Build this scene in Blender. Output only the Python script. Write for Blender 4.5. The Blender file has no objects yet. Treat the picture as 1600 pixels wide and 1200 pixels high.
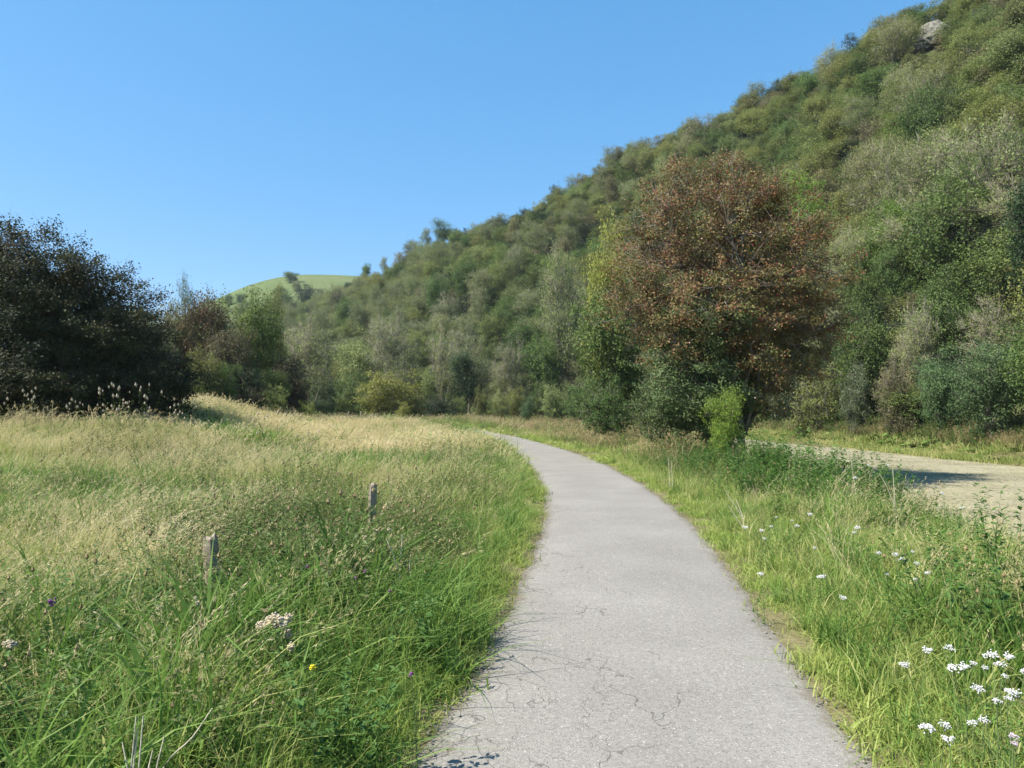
import bpy, math, random
import numpy as np
from mathutils import Vector

# ------------------------------------------------------------------ camera, light, exposure
scene = bpy.context.scene
COL = scene.collection
F = 1100.0            # focal length in pixels of the 1600 px wide photograph
EYE = 1.7
cam_data = bpy.data.cameras.new('camera')
cam = bpy.data.objects.new('camera', cam_data)
COL.objects.link(cam)
cam.location = (0, 0, EYE)
cam.rotation_euler = (math.radians(90) + math.atan(40 / F), 0, 0)
cam_data.sensor_width = 36
cam_data.lens = 36 * F / 1600
cam_data.clip_start = 0.05
cam_data.clip_end = 6000
scene.camera = cam

SUN_EL = math.radians(52)
SUN_AZ = math.radians(-108)      # measured from +Y (view direction) towards +X: from the left, a little behind
world = bpy.data.worlds.new('World')
scene.world = world
world.use_nodes = True
wn = world.node_tree.nodes
sky = wn.new('ShaderNodeTexSky')
sky.sky_type = 'NISHITA'
sky.sun_disc = False
sky.sun_elevation = SUN_EL
sky.sun_rotation = SUN_AZ
sky.altitude = 200
sky.air_density = 1.0
sky.dust_density = 0.15
sky.ozone_density = 2.6
wn['Background'].inputs['Strength'].default_value = 0.10
# white balance of the camera: cooler and cleaner blue than the raw physical sky
ssep = wn.new('ShaderNodeSeparateColor'); scmb = wn.new('ShaderNodeCombineColor')
world.node_tree.links.new(sky.outputs[0], ssep.inputs[0])
for ch_, (pw_, ml_) in enumerate([(1.0, .64), (.6, 1.46), (.5, 2.3)]):
    a_ = wn.new('ShaderNodeMath'); a_.operation = 'POWER'; a_.inputs[1].default_value = pw_
    b_ = wn.new('ShaderNodeMath'); b_.operation = 'MULTIPLY'; b_.inputs[1].default_value = ml_
    world.node_tree.links.new(ssep.outputs[ch_], a_.inputs[0]); world.node_tree.links.new(a_.outputs[0], b_.inputs[0])
    world.node_tree.links.new(b_.outputs[0], scmb.inputs[ch_])
world.node_tree.links.new(scmb.outputs[0], wn['Background'].inputs[0])

sl = bpy.data.lights.new('sun', 'SUN')
sl.energy = 5.0
sl.angle = math.radians(0.5)
sl.color = (1.0, 0.94, 0.84)
sun = bpy.data.objects.new('sun', sl)
COL.objects.link(sun)
sd = Vector((math.sin(SUN_AZ) * math.cos(SUN_EL), math.cos(SUN_AZ) * math.cos(SUN_EL), math.sin(SUN_EL)))
sun.rotation_euler = sd.to_track_quat('Z', 'Y').to_euler()
sun.location = sd * 60

scene.view_settings.view_transform = 'Standard'
scene.view_settings.look = 'None'
scene.view_settings.exposure = 1.0
scene.view_settings.gamma = 1.0
scene.view_settings.use_curve_mapping = False
scene.render.engine = 'CYCLES'
scene.cycles.max_bounces = 5
scene.cycles.diffuse_bounces = 3
scene.cycles.glossy_bounces = 2
scene.cycles.transmission_bounces = 3
scene.cycles.transparent_max_bounces = 4

rs = np.random.RandomState(7)
random.seed(7)

# ------------------------------------------------------------------ small helpers
def at(px, y):
    """x of photograph column px at depth y"""
    return (px - 800.0) / F * y

def tag(o, label=None, cat=None, group=None, kind=None):
    if label: o['label'] = label
    if cat: o['category'] = cat
    if group: o['group'] = group
    if kind: o['kind'] = kind
    return o

def link(name, me, parent=None):
    o = bpy.data.objects.new(name, me)
    COL.objects.link(o)
    if parent is not None: o.parent = parent
    return o

def empty(name, loc, rz=0.0, sc=(1, 1, 1)):
    o = bpy.data.objects.new(name, None)
    COL.objects.link(o)
    o.empty_display_size = 0.3
    o.location = loc
    o.rotation_euler = (0, 0, rz)
    o.scale = sc
    return o

def copy_tree(o, parent=None):
    c = o.copy()
    COL.objects.link(c)
    c.parent = parent
    for ch in list(o.children): copy_tree(ch, c)
    return c

def mk(name, V, faces, mats=(), midx=None, cv=None, smooth=False):
    """faces: list of int arrays (n,3) or (n,4)"""
    me = bpy.data.meshes.new(name)
    V = np.asarray(V, dtype=np.float32)
    faces = [np.asarray(f, dtype=np.int32) for f in faces if len(f)]
    nl = sum(f.size for f in faces); nf = sum(len(f) for f in faces)
    me.vertices.add(len(V)); me.vertices.foreach_set('co', V.ravel())
    me.loops.add(nl); me.polygons.add(nf)
    me.loops.foreach_set('vertex_index', np.concatenate([f.ravel() for f in faces]))
    tot = np.concatenate([np.full(len(f), f.shape[1], np.int32) for f in faces])
    st = np.concatenate([[0], np.cumsum(tot)[:-1]]).astype(np.int32)
    me.polygons.foreach_set('loop_start', st)
    if midx is not None: me.polygons.foreach_set('material_index', np.asarray(midx, np.int32))
    me.polygons.foreach_set('use_smooth', np.full(nf, bool(smooth)))
    me.update(calc_edges=True)
    if cv is not None:
        a = me.attributes.new('cv', 'FLOAT', 'FACE')
        a.data.foreach_set('value', np.asarray(cv, np.float32))
    for m in mats: me.materials.append(m)
    me.validate()
    return me

def vnoise(x, y, s, seed=0):
    """smooth value noise in [0,1]"""
    x = np.asarray(x, float) / s + seed * 17.3; y = np.asarray(y, float) / s + seed * 9.1
    xi = np.floor(x); yi = np.floor(y); fx = x - xi; fy = y - yi
    fx = fx * fx * (3 - 2 * fx); fy = fy * fy * (3 - 2 * fy)
    def h(a, b):
        v = np.sin(a * 127.1 + b * 311.7 + seed * 3.7) * 43758.5453
        return v - np.floor(v)
    return (h(xi, yi) * (1 - fx) + h(xi + 1, yi) * fx) * (1 - fy) + (h(xi, yi + 1) * (1 - fx) + h(xi + 1, yi + 1) * fx) * fy

def sm(t):
    t = np.clip(t, 0, 1)
    return t * t * (3 - 2 * t)

# ------------------------------------------------------------------ materials
def nodes_of(name):
    m = bpy.data.materials.new(name); m.use_nodes = True
    nt = m.node_tree
    for n in list(nt.nodes): nt.nodes.remove(n)
    out = nt.nodes.new('ShaderNodeOutputMaterial')
    return m, nt, out

def ramp(nt, stops, interp='LINEAR'):
    r = nt.nodes.new('ShaderNodeValToRGB')
    r.color_ramp.interpolation = interp
    e = r.color_ramp.elements
    while len(e) > 1: e.remove(e[-1])
    e[0].position = stops[0][0]; e[0].color = (*stops[0][1], 1)
    for p, c in stops[1:]:
        k = e.new(p); k.color = (*c, 1)
    return r

def leaf_mat(name, cols, trans=0.3, rough=0.6, spec=0.25, objvar=0.25, worldvar=0.0, huevar=0.018):
    m, nt, out = nodes_of(name); L = nt.links.new
    a = nt.nodes.new('ShaderNodeAttribute'); a.attribute_name = 'cv'
    n = len(cols)
    r = ramp(nt, [(i / max(1, n - 1), c) for i, c in enumerate(cols)])
    L(a.outputs['Fac'], r.inputs[0])
    col = r.outputs[0]
    oi = nt.nodes.new('ShaderNodeObjectInfo')
    hs = nt.nodes.new('ShaderNodeHueSaturation')
    mr = nt.nodes.new('ShaderNodeMapRange')
    mr.inputs['To Min'].default_value = 1 - objvar; mr.inputs['To Max'].default_value = 1 + objvar
    L(oi.outputs['Random'], mr.inputs[0]); L(mr.outputs[0], hs.inputs['Value'])
    mul = nt.nodes.new('ShaderNodeMath'); mul.operation = 'MULTIPLY'; mul.inputs[1].default_value = 7.77
    fr = nt.nodes.new('ShaderNodeMath'); fr.operation = 'FRACT'
    L(oi.outputs['Random'], mul.inputs[0]); L(mul.outputs[0], fr.inputs[0])
    mh = nt.nodes.new('ShaderNodeMapRange')
    mh.inputs['To Min'].default_value = 0.5 - huevar; mh.inputs['To Max'].default_value = 0.5 + huevar
    L(fr.outputs[0], mh.inputs[0]); L(mh.outputs[0], hs.inputs['Hue'])
    L(col, hs.inputs['Color']); col = hs.outputs[0]
    p = nt.nodes.new('ShaderNodeBsdfPrincipled')
    p.inputs['Roughness'].default_value = rough
    p.inputs['Specular IOR Level'].default_value = spec
    L(col, p.inputs['Base Color'])
    t = nt.nodes.new('ShaderNodeBsdfTranslucent'); L(col, t.inputs[0])
    mx = nt.nodes.new('ShaderNodeMixShader'); mx.inputs[0].default_value = trans
    L(p.outputs[0], mx.inputs[1]); L(t.outputs[0], mx.inputs[2]); L(mx.outputs[0], out.inputs[0])
    return m

def grass_mat(name, cols, trans=0.35, rough=0.55, spec=0.25, scale=0.35, wmix=0.55):
    """blade colour: mix of per blade value and broad drifts over the meadow (world position)"""
    m, nt, out = nodes_of(name); L = nt.links.new
    a = nt.nodes.new('ShaderNodeAttribute'); a.attribute_name = 'cv'
    g = nt.nodes.new('ShaderNodeNewGeometry')
    nz = nt.nodes.new('ShaderNodeTexNoise'); nz.inputs['Scale'].default_value = scale; nz.inputs['Detail'].default_value = 3
    L(g.outputs['Position'], nz.inputs['Vector'])
    mr = nt.nodes.new('ShaderNodeMapRange'); mr.inputs['From Min'].default_value = .3; mr.inputs['From Max'].default_value = .7
    L(nz.outputs[0], mr.inputs[0])
    mx0 = nt.nodes.new('ShaderNodeMix'); mx0.inputs[0].default_value = wmix
    L(a.outputs['Fac'], mx0.inputs[2]); L(mr.outputs[0], mx0.inputs[3])
    n = len(cols)
    r = ramp(nt, [(i / max(1, n - 1), c) for i, c in enumerate(cols)])
    L(mx0.outputs[0], r.inputs[0])
    p = nt.nodes.new('ShaderNodeBsdfPrincipled')
    p.inputs['Roughness'].default_value = rough
    p.inputs['Specular IOR Level'].default_value = spec
    L(r.outputs[0], p.inputs['Base Color'])
    t = nt.nodes.new('ShaderNodeBsdfTranslucent'); L(r.outputs[0], t.inputs[0])
    mx = nt.nodes.new('ShaderNodeMixShader'); mx.inputs[0].default_value = trans
    L(p.outputs[0], mx.inputs[1]); L(t.outputs[0], mx.inputs[2]); L(mx.outputs[0], out.inputs[0])
    return m

def bark_mat(name, c0, c1, scale=6):
    m, nt, out = nodes_of(name); L = nt.links.new
    tc = nt.nodes.new('ShaderNodeTexCoord')
    nz = nt.nodes.new('ShaderNodeTexNoise'); nz.inputs['Scale'].default_value = scale; nz.inputs['Detail'].default_value = 6
    L(tc.outputs['Object'], nz.inputs['Vector'])
    r = ramp(nt, [(0.3, c0), (0.7, c1)]); L(nz.outputs[0], r.inputs[0])
    p = nt.nodes.new('ShaderNodeBsdfPrincipled'); p.inputs['Roughness'].default_value = 0.85
    p.inputs['Specular IOR Level'].default_value = 0.2
    L(r.outputs[0], p.inputs['Base Color'])
    b = nt.nodes.new('ShaderNodeBump'); b.inputs['Strength'].default_value = 0.5; b.inputs['Distance'].default_value = 0.02
    L(nz.outputs[0], b.inputs['Height']); L(b.outputs[0], p.inputs['Normal'])
    L(p.outputs[0], out.inputs[0])
    return m

def plain_mat(name, c, rough=0.7, var=0.2, scale=20):
    c0 = tuple(v * (1 - var) for v in c); c1 = tuple(min(1, v * (1 + var)) for v in c)
    m = bark_mat(name, c0, c1, scale)
    return m

def ground_mat(name, cols, scale, bump=0.4, dist=0.03, fine=25.0):
    m, nt, out = nodes_of(name); L = nt.links.new
    g = nt.nodes.new('ShaderNodeNewGeometry')
    nz = nt.nodes.new('ShaderNodeTexNoise'); nz.inputs['Scale'].default_value = scale; nz.inputs['Detail'].default_value = 8
    nz.inputs['Roughness'].default_value = 0.65
    L(g.outputs['Position'], nz.inputs['Vector'])
    n2 = nt.nodes.new('ShaderNodeTexNoise'); n2.inputs['Scale'].default_value = fine; n2.inputs['Detail'].default_value = 4
    L(g.outputs['Position'], n2.inputs['Vector'])
    mx = nt.nodes.new('ShaderNodeMix'); mx.inputs[0].default_value = 0.4
    L(nz.outputs[0], mx.inputs[2]); L(n2.outputs[0], mx.inputs[3])
    n = len(cols)
    r = ramp(nt, [(0.32 + 0.36 * i / max(1, n - 1), c) for i, c in enumerate(cols)])
    L(mx.outputs[0], r.inputs[0])
    p = nt.nodes.new('ShaderNodeBsdfPrincipled'); p.inputs['Roughness'].default_value = 0.95
    p.inputs['Specular IOR Level'].default_value = 0.1
    L(r.outputs[0], p.inputs['Base Color'])
    b = nt.nodes.new('ShaderNodeBump'); b.inputs['Strength'].default_value = bump; b.inputs['Distance'].default_value = dist
    L(mx.outputs[0], b.inputs['Height']); L(b.outputs[0], p.inputs['Normal'])
    L(p.outputs[0], out.inputs[0])
    return m

def asphalt_mat():
    m, nt, out = nodes_of('old_asphalt'); L = nt.links.new
    N = nt.nodes.new
    g = N('ShaderNodeNewGeometry')
    # broad tone
    n1 = N('ShaderNodeTexNoise'); n1.inputs['Scale'].default_value = 0.9; n1.inputs['Detail'].default_value = 5
    L(g.outputs['Position'], n1.inputs['Vector'])
    r1 = ramp(nt, [(0.3, (.222, .207, .181)), (0.45, (.238, .222, .195)), (0.58, (.255, .238, .21)), (0.72, (.275, .257, .228))]); L(n1.outputs[0], r1.inputs[0])
    # aggregate
    v = N('ShaderNodeTexVoronoi'); v.inputs['Scale'].default_value = 95
    L(g.outputs['Position'], v.inputs['Vector'])
    sep = N('ShaderNodeSeparateColor'); L(v.outputs['Color'], sep.inputs[0])
    r2 = ramp(nt, [(0.0, (.62, .62, .62)), (0.5, (.95, .95, .95)), (0.95, (1.06, 1.06, 1.05)), (0.993, (1.5, 1.5, 1.48)), (1.0, (1.8, 1.8, 1.8))]); L(sep.outputs[0], r2.inputs[0])
    mul = N('ShaderNodeMix'); mul.data_type = 'RGBA'; mul.blend_type = 'MULTIPLY'; mul.inputs[0].default_value = 0.75
    L(r1.outputs[0], mul.inputs[6]); L(r2.outputs[0], mul.inputs[7])
    # pale worn speckled patches
    n4 = N('ShaderNodeTexNoise'); n4.inputs['Scale'].default_value = 5; n4.inputs['Detail'].default_value = 8; n4.inputs['Roughness'].default_value = .75
    L(g.outputs['Position'], n4.inputs['Vector'])
    r4 = ramp(nt, [(0.60, (0, 0, 0)), (0.72, (1, 1, 1))]); L(n4.outputs[0], r4.inputs[0])
    m4 = N('ShaderNodeMath'); m4.operation = 'MULTIPLY'; m4.inputs[1].default_value = .55; L(r4.outputs[0], m4.inputs[0])
    pale = N('ShaderNodeMix'); pale.data_type = 'RGBA'; L(m4.outputs[0], pale.inputs[0]); L(mul.outputs[2], pale.inputs[6])
    pale.inputs[7].default_value = (.34, .325, .295, 1)
    # cracks : distorted voronoi edges, present only in patches, mostly by the left edge
    def cracks(scale, width, lo, hi, seed):
        nd = N('ShaderNodeTexNoise'); nd.inputs['Scale'].default_value = 4.5; nd.inputs['Detail'].default_value = 6
        L(g.outputs['Position'], nd.inputs['Vector'])
        ad = N('ShaderNodeVectorMath'); ad.operation = 'MULTIPLY_ADD'
        L(nd.outputs['Color'], ad.inputs[0]); ad.inputs[1].default_value = (.42, .42, 0); 
        off = N('ShaderNodeVectorMath'); off.operation = 'MULTIPLY_ADD'; off.inputs[1].default_value = (1, .6, 0); off.inputs[2].default_value = (seed, seed * .37, 0)
        L(g.outputs['Position'], off.inputs[0]); L(off.outputs[0], ad.inputs[2])
        vv = N('ShaderNodeTexVoronoi'); vv.feature = 'DISTANCE_TO_EDGE'; vv.inputs['Scale'].default_value = scale
        vv.voronoi_dimensions = '2D'
        L(ad.outputs[0], vv.inputs['Vector'])
        lt = N('ShaderNodeMapRange'); lt.inputs['From Min'].default_value = width * .35; lt.inputs['From Max'].default_value = width
        lt.inputs['To Min'].default_value = 1; lt.inputs['To Max'].default_value = 0
        L(vv.outputs[0], lt.inputs[0])
        nm = N('ShaderNodeTexNoise'); nm.inputs['Scale'].default_value = 1.7; nm.inputs['Detail'].default_value = 4
        o2 = N('ShaderNodeVectorMath'); o2.operation = 'ADD'; o2.inputs[1].default_value = (seed * 3, seed, 0)
        L(g.outputs['Position'], o2.inputs[0]); L(o2.outputs[0], nm.inputs['Vector'])
        sx = N('ShaderNodeSeparateXYZ'); L(g.outputs['Position'], sx.inputs[0])
        mm = N('ShaderNodeMath'); mm.operation = 'MULTIPLY_ADD'; mm.inputs[1].default_value = -.13; L(sx.outputs[0], mm.inputs[0]); L(nm.outputs[0], mm.inputs[2])
        mk_ = N('ShaderNodeMapRange'); mk_.inputs['From Min'].default_value = lo; mk_.inputs['From Max'].default_value = hi
        L(mm.outputs[0], mk_.inputs[0])
        q = N('ShaderNodeMath'); q.operation = 'MULTIPLY'; L(lt.outputs[0], q.inputs[0]); L(mk_.outputs[0], q.inputs[1])
        return q.outputs[0]
    c1 = cracks(2.6, .014, .42, .50, 2.0)
    c2 = cracks(5.2, .022, .50, .57, 5.0)
    cm = N('ShaderNodeMath'); cm.operation = 'MAXIMUM'; L(c1, cm.inputs[0]); L(c2, cm.inputs[1])
    cf = N('ShaderNodeMath'); cf.operation = 'MULTIPLY'; cf.inputs[1].default_value = .72; L(cm.outputs[0], cf.inputs[0])
    dark = N('ShaderNodeMix'); dark.data_type = 'RGBA'; L(cf.outputs[0], dark.inputs[0]); L(pale.outputs[2], dark.inputs[6])
    dark.inputs[7].default_value = (.1, .09, .075, 1)
    p = N('ShaderNodeBsdfPrincipled'); p.inputs['Roughness'].default_value = .9; p.inputs['Specular IOR Level'].default_value = .25
    at_e = N('ShaderNodeAttribute'); at_e.attribute_name = 'edge'
    ne = N('ShaderNodeTexNoise'); ne.inputs['Scale'].default_value = 6; ne.inputs['Detail'].default_value = 7; ne.inputs['Roughness'].default_value = .7
    L(g.outputs['Position'], ne.inputs['Vector'])
    es = N('ShaderNodeMath'); es.operation = 'MULTIPLY_ADD'; es.inputs[1].default_value = .45; L(ne.outputs[0], es.inputs[0]); L(at_e.outputs['Fac'], es.inputs[2])
    em = N('ShaderNodeMapRange'); em.inputs['From Min'].default_value = 1.09; em.inputs['From Max'].default_value = 1.22; em.inputs['To Max'].default_value = .75
    L(es.outputs[0], em.inputs[0])
    eg = N('ShaderNodeMix'); eg.data_type = 'RGBA'; L(em.outputs[0], eg.inputs[0]); L(dark.outputs[2], eg.inputs[6]); eg.inputs[7].default_value = (.15, .125, .085, 1)
    L(eg.outputs[2], p.inputs['Base Color'])
    h = N('ShaderNodeMath'); h.operation = 'MULTIPLY_ADD'; h.inputs[1].default_value = -2.2; L(cm.outputs[0], h.inputs[0]); L(v.outputs['Distance'], h.inputs[2])
    n5 = N('ShaderNodeTexNoise'); n5.inputs['Scale'].default_value = 30; n5.inputs['Detail'].default_value = 5; L(g.outputs['Position'], n5.inputs['Vector'])
    h2 = N('ShaderNodeMath'); h2.operation = 'ADD'; L(h.outputs[0], h2.inputs[0]); L(n5.outputs[0], h2.inputs[1])
    b = N('ShaderNodeBump'); b.inputs['Strength'].default_value = .55; b.inputs['Distance'].default_value = .006
    L(h2.outputs[0], b.inputs['Height']); L(b.outputs[0], p.inputs['Normal'])
    L(p.outputs[0], out.inputs[0])
    return m

M = {}
M['olive'] = leaf_mat('leaf_olive', [(.12, .15, .036), (.18, .21, .055), (.25, .265, .085)], trans=.36)
M['ash'] = leaf_mat('leaf_ash_grey_green', [(.14, .18, .055), (.20, .24, .08), (.27, .30, .115)], trans=.36)
M['green'] = leaf_mat('leaf_green', [(.07, .12, .028), (.11, .17, .042), (.16, .22, .058)], trans=.36)
M['dark'] = leaf_mat('leaf_dark', [(.02, .038, .016), (.032, .06, .022), (.05, .085, .03)], spec=.2, rough=.5)
M['blue'] = leaf_mat('leaf_bluish', [(.055, .11, .04), (.085, .155, .058), (.12, .20, .08)], trans=.36)
M['yellow'] = leaf_mat('leaf_yellow_green', [(.17, .21, .04), (.26, .29, .06), (.36, .36, .09)], trans=.4)
M['lime'] = leaf_mat('leaf_fresh_green', [(.12, .20, .03), (.19, .28, .045), (.27, .36, .07)], trans=.45)
M['brown'] = leaf_mat('leaf_brownish', [(.14, .145, .058), (.195, .185, .08), (.25, .225, .11)])
M['haw'] = leaf_mat('leaf_hawthorn', [(.075, .095, .028), (.13, .14, .04), (.17, .145, .048), (.21, .125, .056), (.235, .10, .055)], trans=.25, objvar=.05, huevar=.0)
M['hawgreen'] = leaf_mat('leaf_hawthorn_green', [(.06, .10, .032), (.09, .135, .045), (.135, .18, .065)], trans=.25, objvar=.05, huevar=.0)
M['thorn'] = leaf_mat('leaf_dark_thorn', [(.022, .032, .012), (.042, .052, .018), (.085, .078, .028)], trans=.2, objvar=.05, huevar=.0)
M['purple'] = leaf_mat('leaf_purplish', [(.065, .06, .03), (.10, .085, .042), (.12, .135, .05)])
M['red'] = leaf_mat('leaf_reddish', [(.11, .085, .04), (.17, .105, .055), (.13, .155, .055)])
M['silver'] = leaf_mat('leaf_silvery', [(.06, .08, .032), (.10, .13, .055), (.24, .28, .15)], spec=.5, rough=.4)
M['berry'] = leaf_mat('red_berries', [(.18, .02, .015), (.30, .035, .02)], trans=0, spec=.5, rough=.35, objvar=.02, huevar=0)
M['bark'] = bark_mat('bark_grey', (.10, .09, .07), (.22, .20, .16))
M['barkpale'] = bark_mat('bark_pale', (.16, .145, .10), (.29, .265, .20))
M['barkdark'] = bark_mat('bark_dark', (.05, .042, .033), (.11, .095, .075))

M['lush'] = grass_mat('grass_lush', [(.075, .135, .026), (.12, .215, .04), (.19, .30, .062), (.27, .35, .10)], trans=.42)
M['short'] = grass_mat('grass_short', [(.17, .255, .045), (.27, .36, .075), (.38, .435, .12), (.5, .48, .20)], trans=.42, scale=1.3)
M['straw'] = grass_mat('grass_straw', [(.38, .37, .15), (.56, .48, .24), (.68, .57, .33), (.78, .68, .44)], trans=.42)
M['field'] = grass_mat('grass_field', [(.18, .26, .055), (.29, .35, .095), (.44, .43, .17), (.60, .53, .27)], trans=.42)
M['weedleaf'] = grass_mat('weed_leaf', [(.06, .105, .028), (.10, .155, .04), (.16, .20, .062), (.23, .20, .09)], scale=.8)
M['weedhead'] = grass_mat('weed_head', [(.17, .125, .055), (.27, .20, .095), (.40, .31, .17)], trans=.1)
M['nettle'] = grass_mat('nettle_leaf', [(.055, .12, .027), (.09, .175, .038), (.14, .225, .055)])
M['butter'] = grass_mat('butterbur_leaf', [(.08, .14, .03), (.12, .20, .04), (.19, .27, .06)], trans=.3)
M['fluff'] = grass_mat('seed_fluff', [(.42, .35, .25), (.62, .53, .40)], trans=.3)
M['redgrass'] = grass_mat('grass_seed_reddish', [(.24, .22, .09), (.34, .26, .13), (.42, .34, .19)], trans=.3)

# ------------------------------------------------------------------ path and ground shape
LE = [(0.2, -.75), (2.2, -.63), (3.34, -.49), (3.82, -.39), (4.45, -.27), (5.2, -.17), (6.45, 0.0), (8.1, .22), (11, .5), (14.4, .66), (19.7, .62), (28.8, .05), (41.6, -1.6)]
RE = [(0.2, 1.52), (2.2, 1.62), (3.34, 1.73), (4.07, 1.81), (4.68, 1.88), (5.84, 2.07), (7.5, 2.3), (9.8, 2.62), (12.5, 2.85), (16.3, 2.98), (23.4, 2.9), (31.2, 2.15), (40, 1.0)]
yy = np.arange(-4, 41.0, 0.25)
def spl(P, q):
    ys = np.array([p[0] for p in P]); xs = np.array([p[1] for p in P])
    v = np.interp(q, ys, xs, left=None)
    k = np.array([1, 2, 3, 4, 3, 2, 1.]) / 16
    vp = np.pad(v, 3, mode='edge'); v = np.convolve(vp, k, 'valid')
    return v
lx = spl(LE, yy); rx = spl(RE, yy)
cl = [((l + r) / 2, y) for l, r, y in zip(lx, rx, yy)]
# beyond 40 m the path bends away to the left
hx, hy = cl[-1]; ang = math.radians(100)
for i in range(60):
    ang += math.radians(1.1) if i < 40 else 0
    hx += math.cos(ang) * 1.2; hy += math.sin(ang) * 1.2
    cl.append((hx, hy))
CL = np.array(cl); HW = np.concatenate([(rx - lx) / 2, np.full(60, 1.12)])

def path_dist(x, y):
    """signed-ish distance from the path edge (negative on the path) and side (+ right)"""
    x = np.atleast_1d(np.asarray(x, float)); y = np.atleast_1d(np.asarray(y, float))
    out = np.empty(len(x)); side = np.empty(len(x))
    T = np.gradient(CL, axis=0); T /= np.linalg.norm(T, axis=1)[:, None]
    for a in range(0, len(x), 20000):
        dx = x[a:a + 20000, None] - CL[None, :, 0]; dy = y[a:a + 20000, None] - CL[None, :, 1]
        d2 = dx * dx + dy * dy
        j = d2.argmin(1); r = np.arange(len(j))
        out[a:a + 20000] = np.sqrt(d2[r, j]) - HW[j]
        side[a:a + 20000] = np.sign(T[j, 1] * dx[r, j] - T[j, 0] * dy[r, j])
    return out, side

E1Y = [-20, 5, 12, 20, 30, 45, 60, 80, 120]; E1X = [8.6, 8.6, 8.9, 9.6, 10.8, 13.5, 16.5, 22, 40]
E2Y = [-20, 5, 12, 31, 56, 70, 85, 120]; E2X = [26, 25.5, 24.8, 22.6, 20.3, 19.5, 22.5, 40]
def bank(x, y):
    return 1.85 * sm((-x - 5 - .25 * np.clip(y - 25, 0, 60)) / 12) * sm((y - 8) / 26) + .3 * sm((y - 34) / 26) * sm((2 - x) / 6)
def gh(x, y, pd=None):
    x = np.atleast_1d(np.asarray(x, float)); y = np.atleast_1d(np.asarray(y, float))
    if pd is None: pd, _ = path_dist(x, y)
    z = bank(x, y)
    z = z + 0.16 * (vnoise(x, y, 5.0, 3) - .5) * sm(pd / 2) + 0.10 * (vnoise(x, y, 1.3, 5) - .5) * sm(pd / 1.0)
    z = z + 0.05 * sm(pd / .5)
    e1 = np.interp(y, E1Y, E1X); e2 = np.interp(y, E2Y, E2X)
    bed = sm((x - (e1 - 4.2)) / 4.2) * sm((e2 + 1.6 - x) / 1.6)
    bed = np.where(y > 95, 0, bed)
    z = z * (1 - bed) + bed * (-.72 + .05 * (vnoise(x, y, 2.3, 8) - .5))
    z = z + .5 * sm((x - e2 - 1.2) / 3)
    z = np.where(pd < 0, z - .03 * sm(-pd / .12), z)
    return z

def axis_pts(lo, mid0, mid1, hi, step):
    a = list(np.arange(mid0, mid1, step)); s = step; v = mid1
    while v < hi: a.append(v); s *= 1.22; v += s
    s = step; v = mid0 - step
    while v > lo: a.insert(0, v); s *= 1.22; v -= s
    return np.array(a)
gx = axis_pts(-1500, -9, 12, 1500, .22); gy = axis_pts(-300, -2, 24, 2500, .25)
X, Y = np.meshgrid(gx, gy)
Z = gh(X.ravel(), Y.ravel())
nx, ny = len(gx), len(gy)
idx = np.arange(nx * ny).reshape(ny, nx)
quads = np.stack([idx[:-1, :-1], idx[:-1, 1:], idx[1:, 1:], idx[1:, :-1]], -1).reshape(-1, 4)
xc = X.ravel()[quads].mean(1); yc = Y.ravel()[quads].mean(1)
e1c = np.interp(yc, E1Y, E1X); e2c = np.interp(yc, E2Y, E2X)
inbed = ((xc > e1c - .9 + .7 * vnoise(xc, yc, 1.2, 2)) & (xc < e2c - .9 + .8 * vnoise(xc, yc, 1.5, 4)) & (yc < 95)).astype(int)
M['soil'] = ground_mat('meadow_soil', [(.07, .07, .03), (.13, .115, .055), (.22, .19, .10)], 1.2)
M['bed'] = ground_mat('dry_riverbed', [(.13, .115, .065), (.215, .195, .12), (.29, .265, .17), (.34, .31, .21)], .7, bump=1, dist=.08, fine=7)
g = link('ground', mk('ground', np.stack([X.ravel(), Y.ravel(), Z], 1), [quads], [M['soil'], M['bed']], inbed, smooth=True))
tag(g, 'rough meadow ground with dry pale riverbed on the right', kind='structure')

# path sheet
T = np.gradient(CL, axis=0); T /= np.linalg.norm(T, axis=1)[:, None]; Nn = np.stack([T[:, 1], -T[:, 0]], 1)
PV = []; cols_ = 13
for i in range(len(CL)):
    for j in range(cols_):
        u = -1 + 2 * j / (cols_ - 1)
        w = HW[i]
        if j in (0, cols_ - 1):
            s_ = i * 13.7 + j * 5
            w += .035 * math.sin(i * .9 + j) + random.uniform(-.03, .03)
        px_, py_ = CL[i] + Nn[i] * u * w
        PV.append((px_, py_, 0.012 + .012 * (1 - u * u) - (.02 if j in (0, cols_ - 1) else 0)))
PV = np.array(PV)
PV[:, 2] += bank(PV[:, 0], PV[:, 1])
pi_ = np.arange(len(CL) * cols_).reshape(len(CL), cols_)
pq = np.stack([pi_[:-1, :-1], pi_[:-1, 1:], pi_[1:, 1:], pi_[1:, :-1]], -1).reshape(-1, 4)
pme = mk('path', PV, [pq], [asphalt_mat()], smooth=True)
ea = pme.attributes.new('edge', 'FLOAT', 'POINT'); ea.data.foreach_set('value', np.tile(np.abs(-1 + 2 * np.arange(cols_) / (cols_ - 1)), len(CL)).astype(np.float32))
p = link('path', pme)
tag(p, 'curving narrow grey tarmac path with fine cracks', kind='structure')

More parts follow.
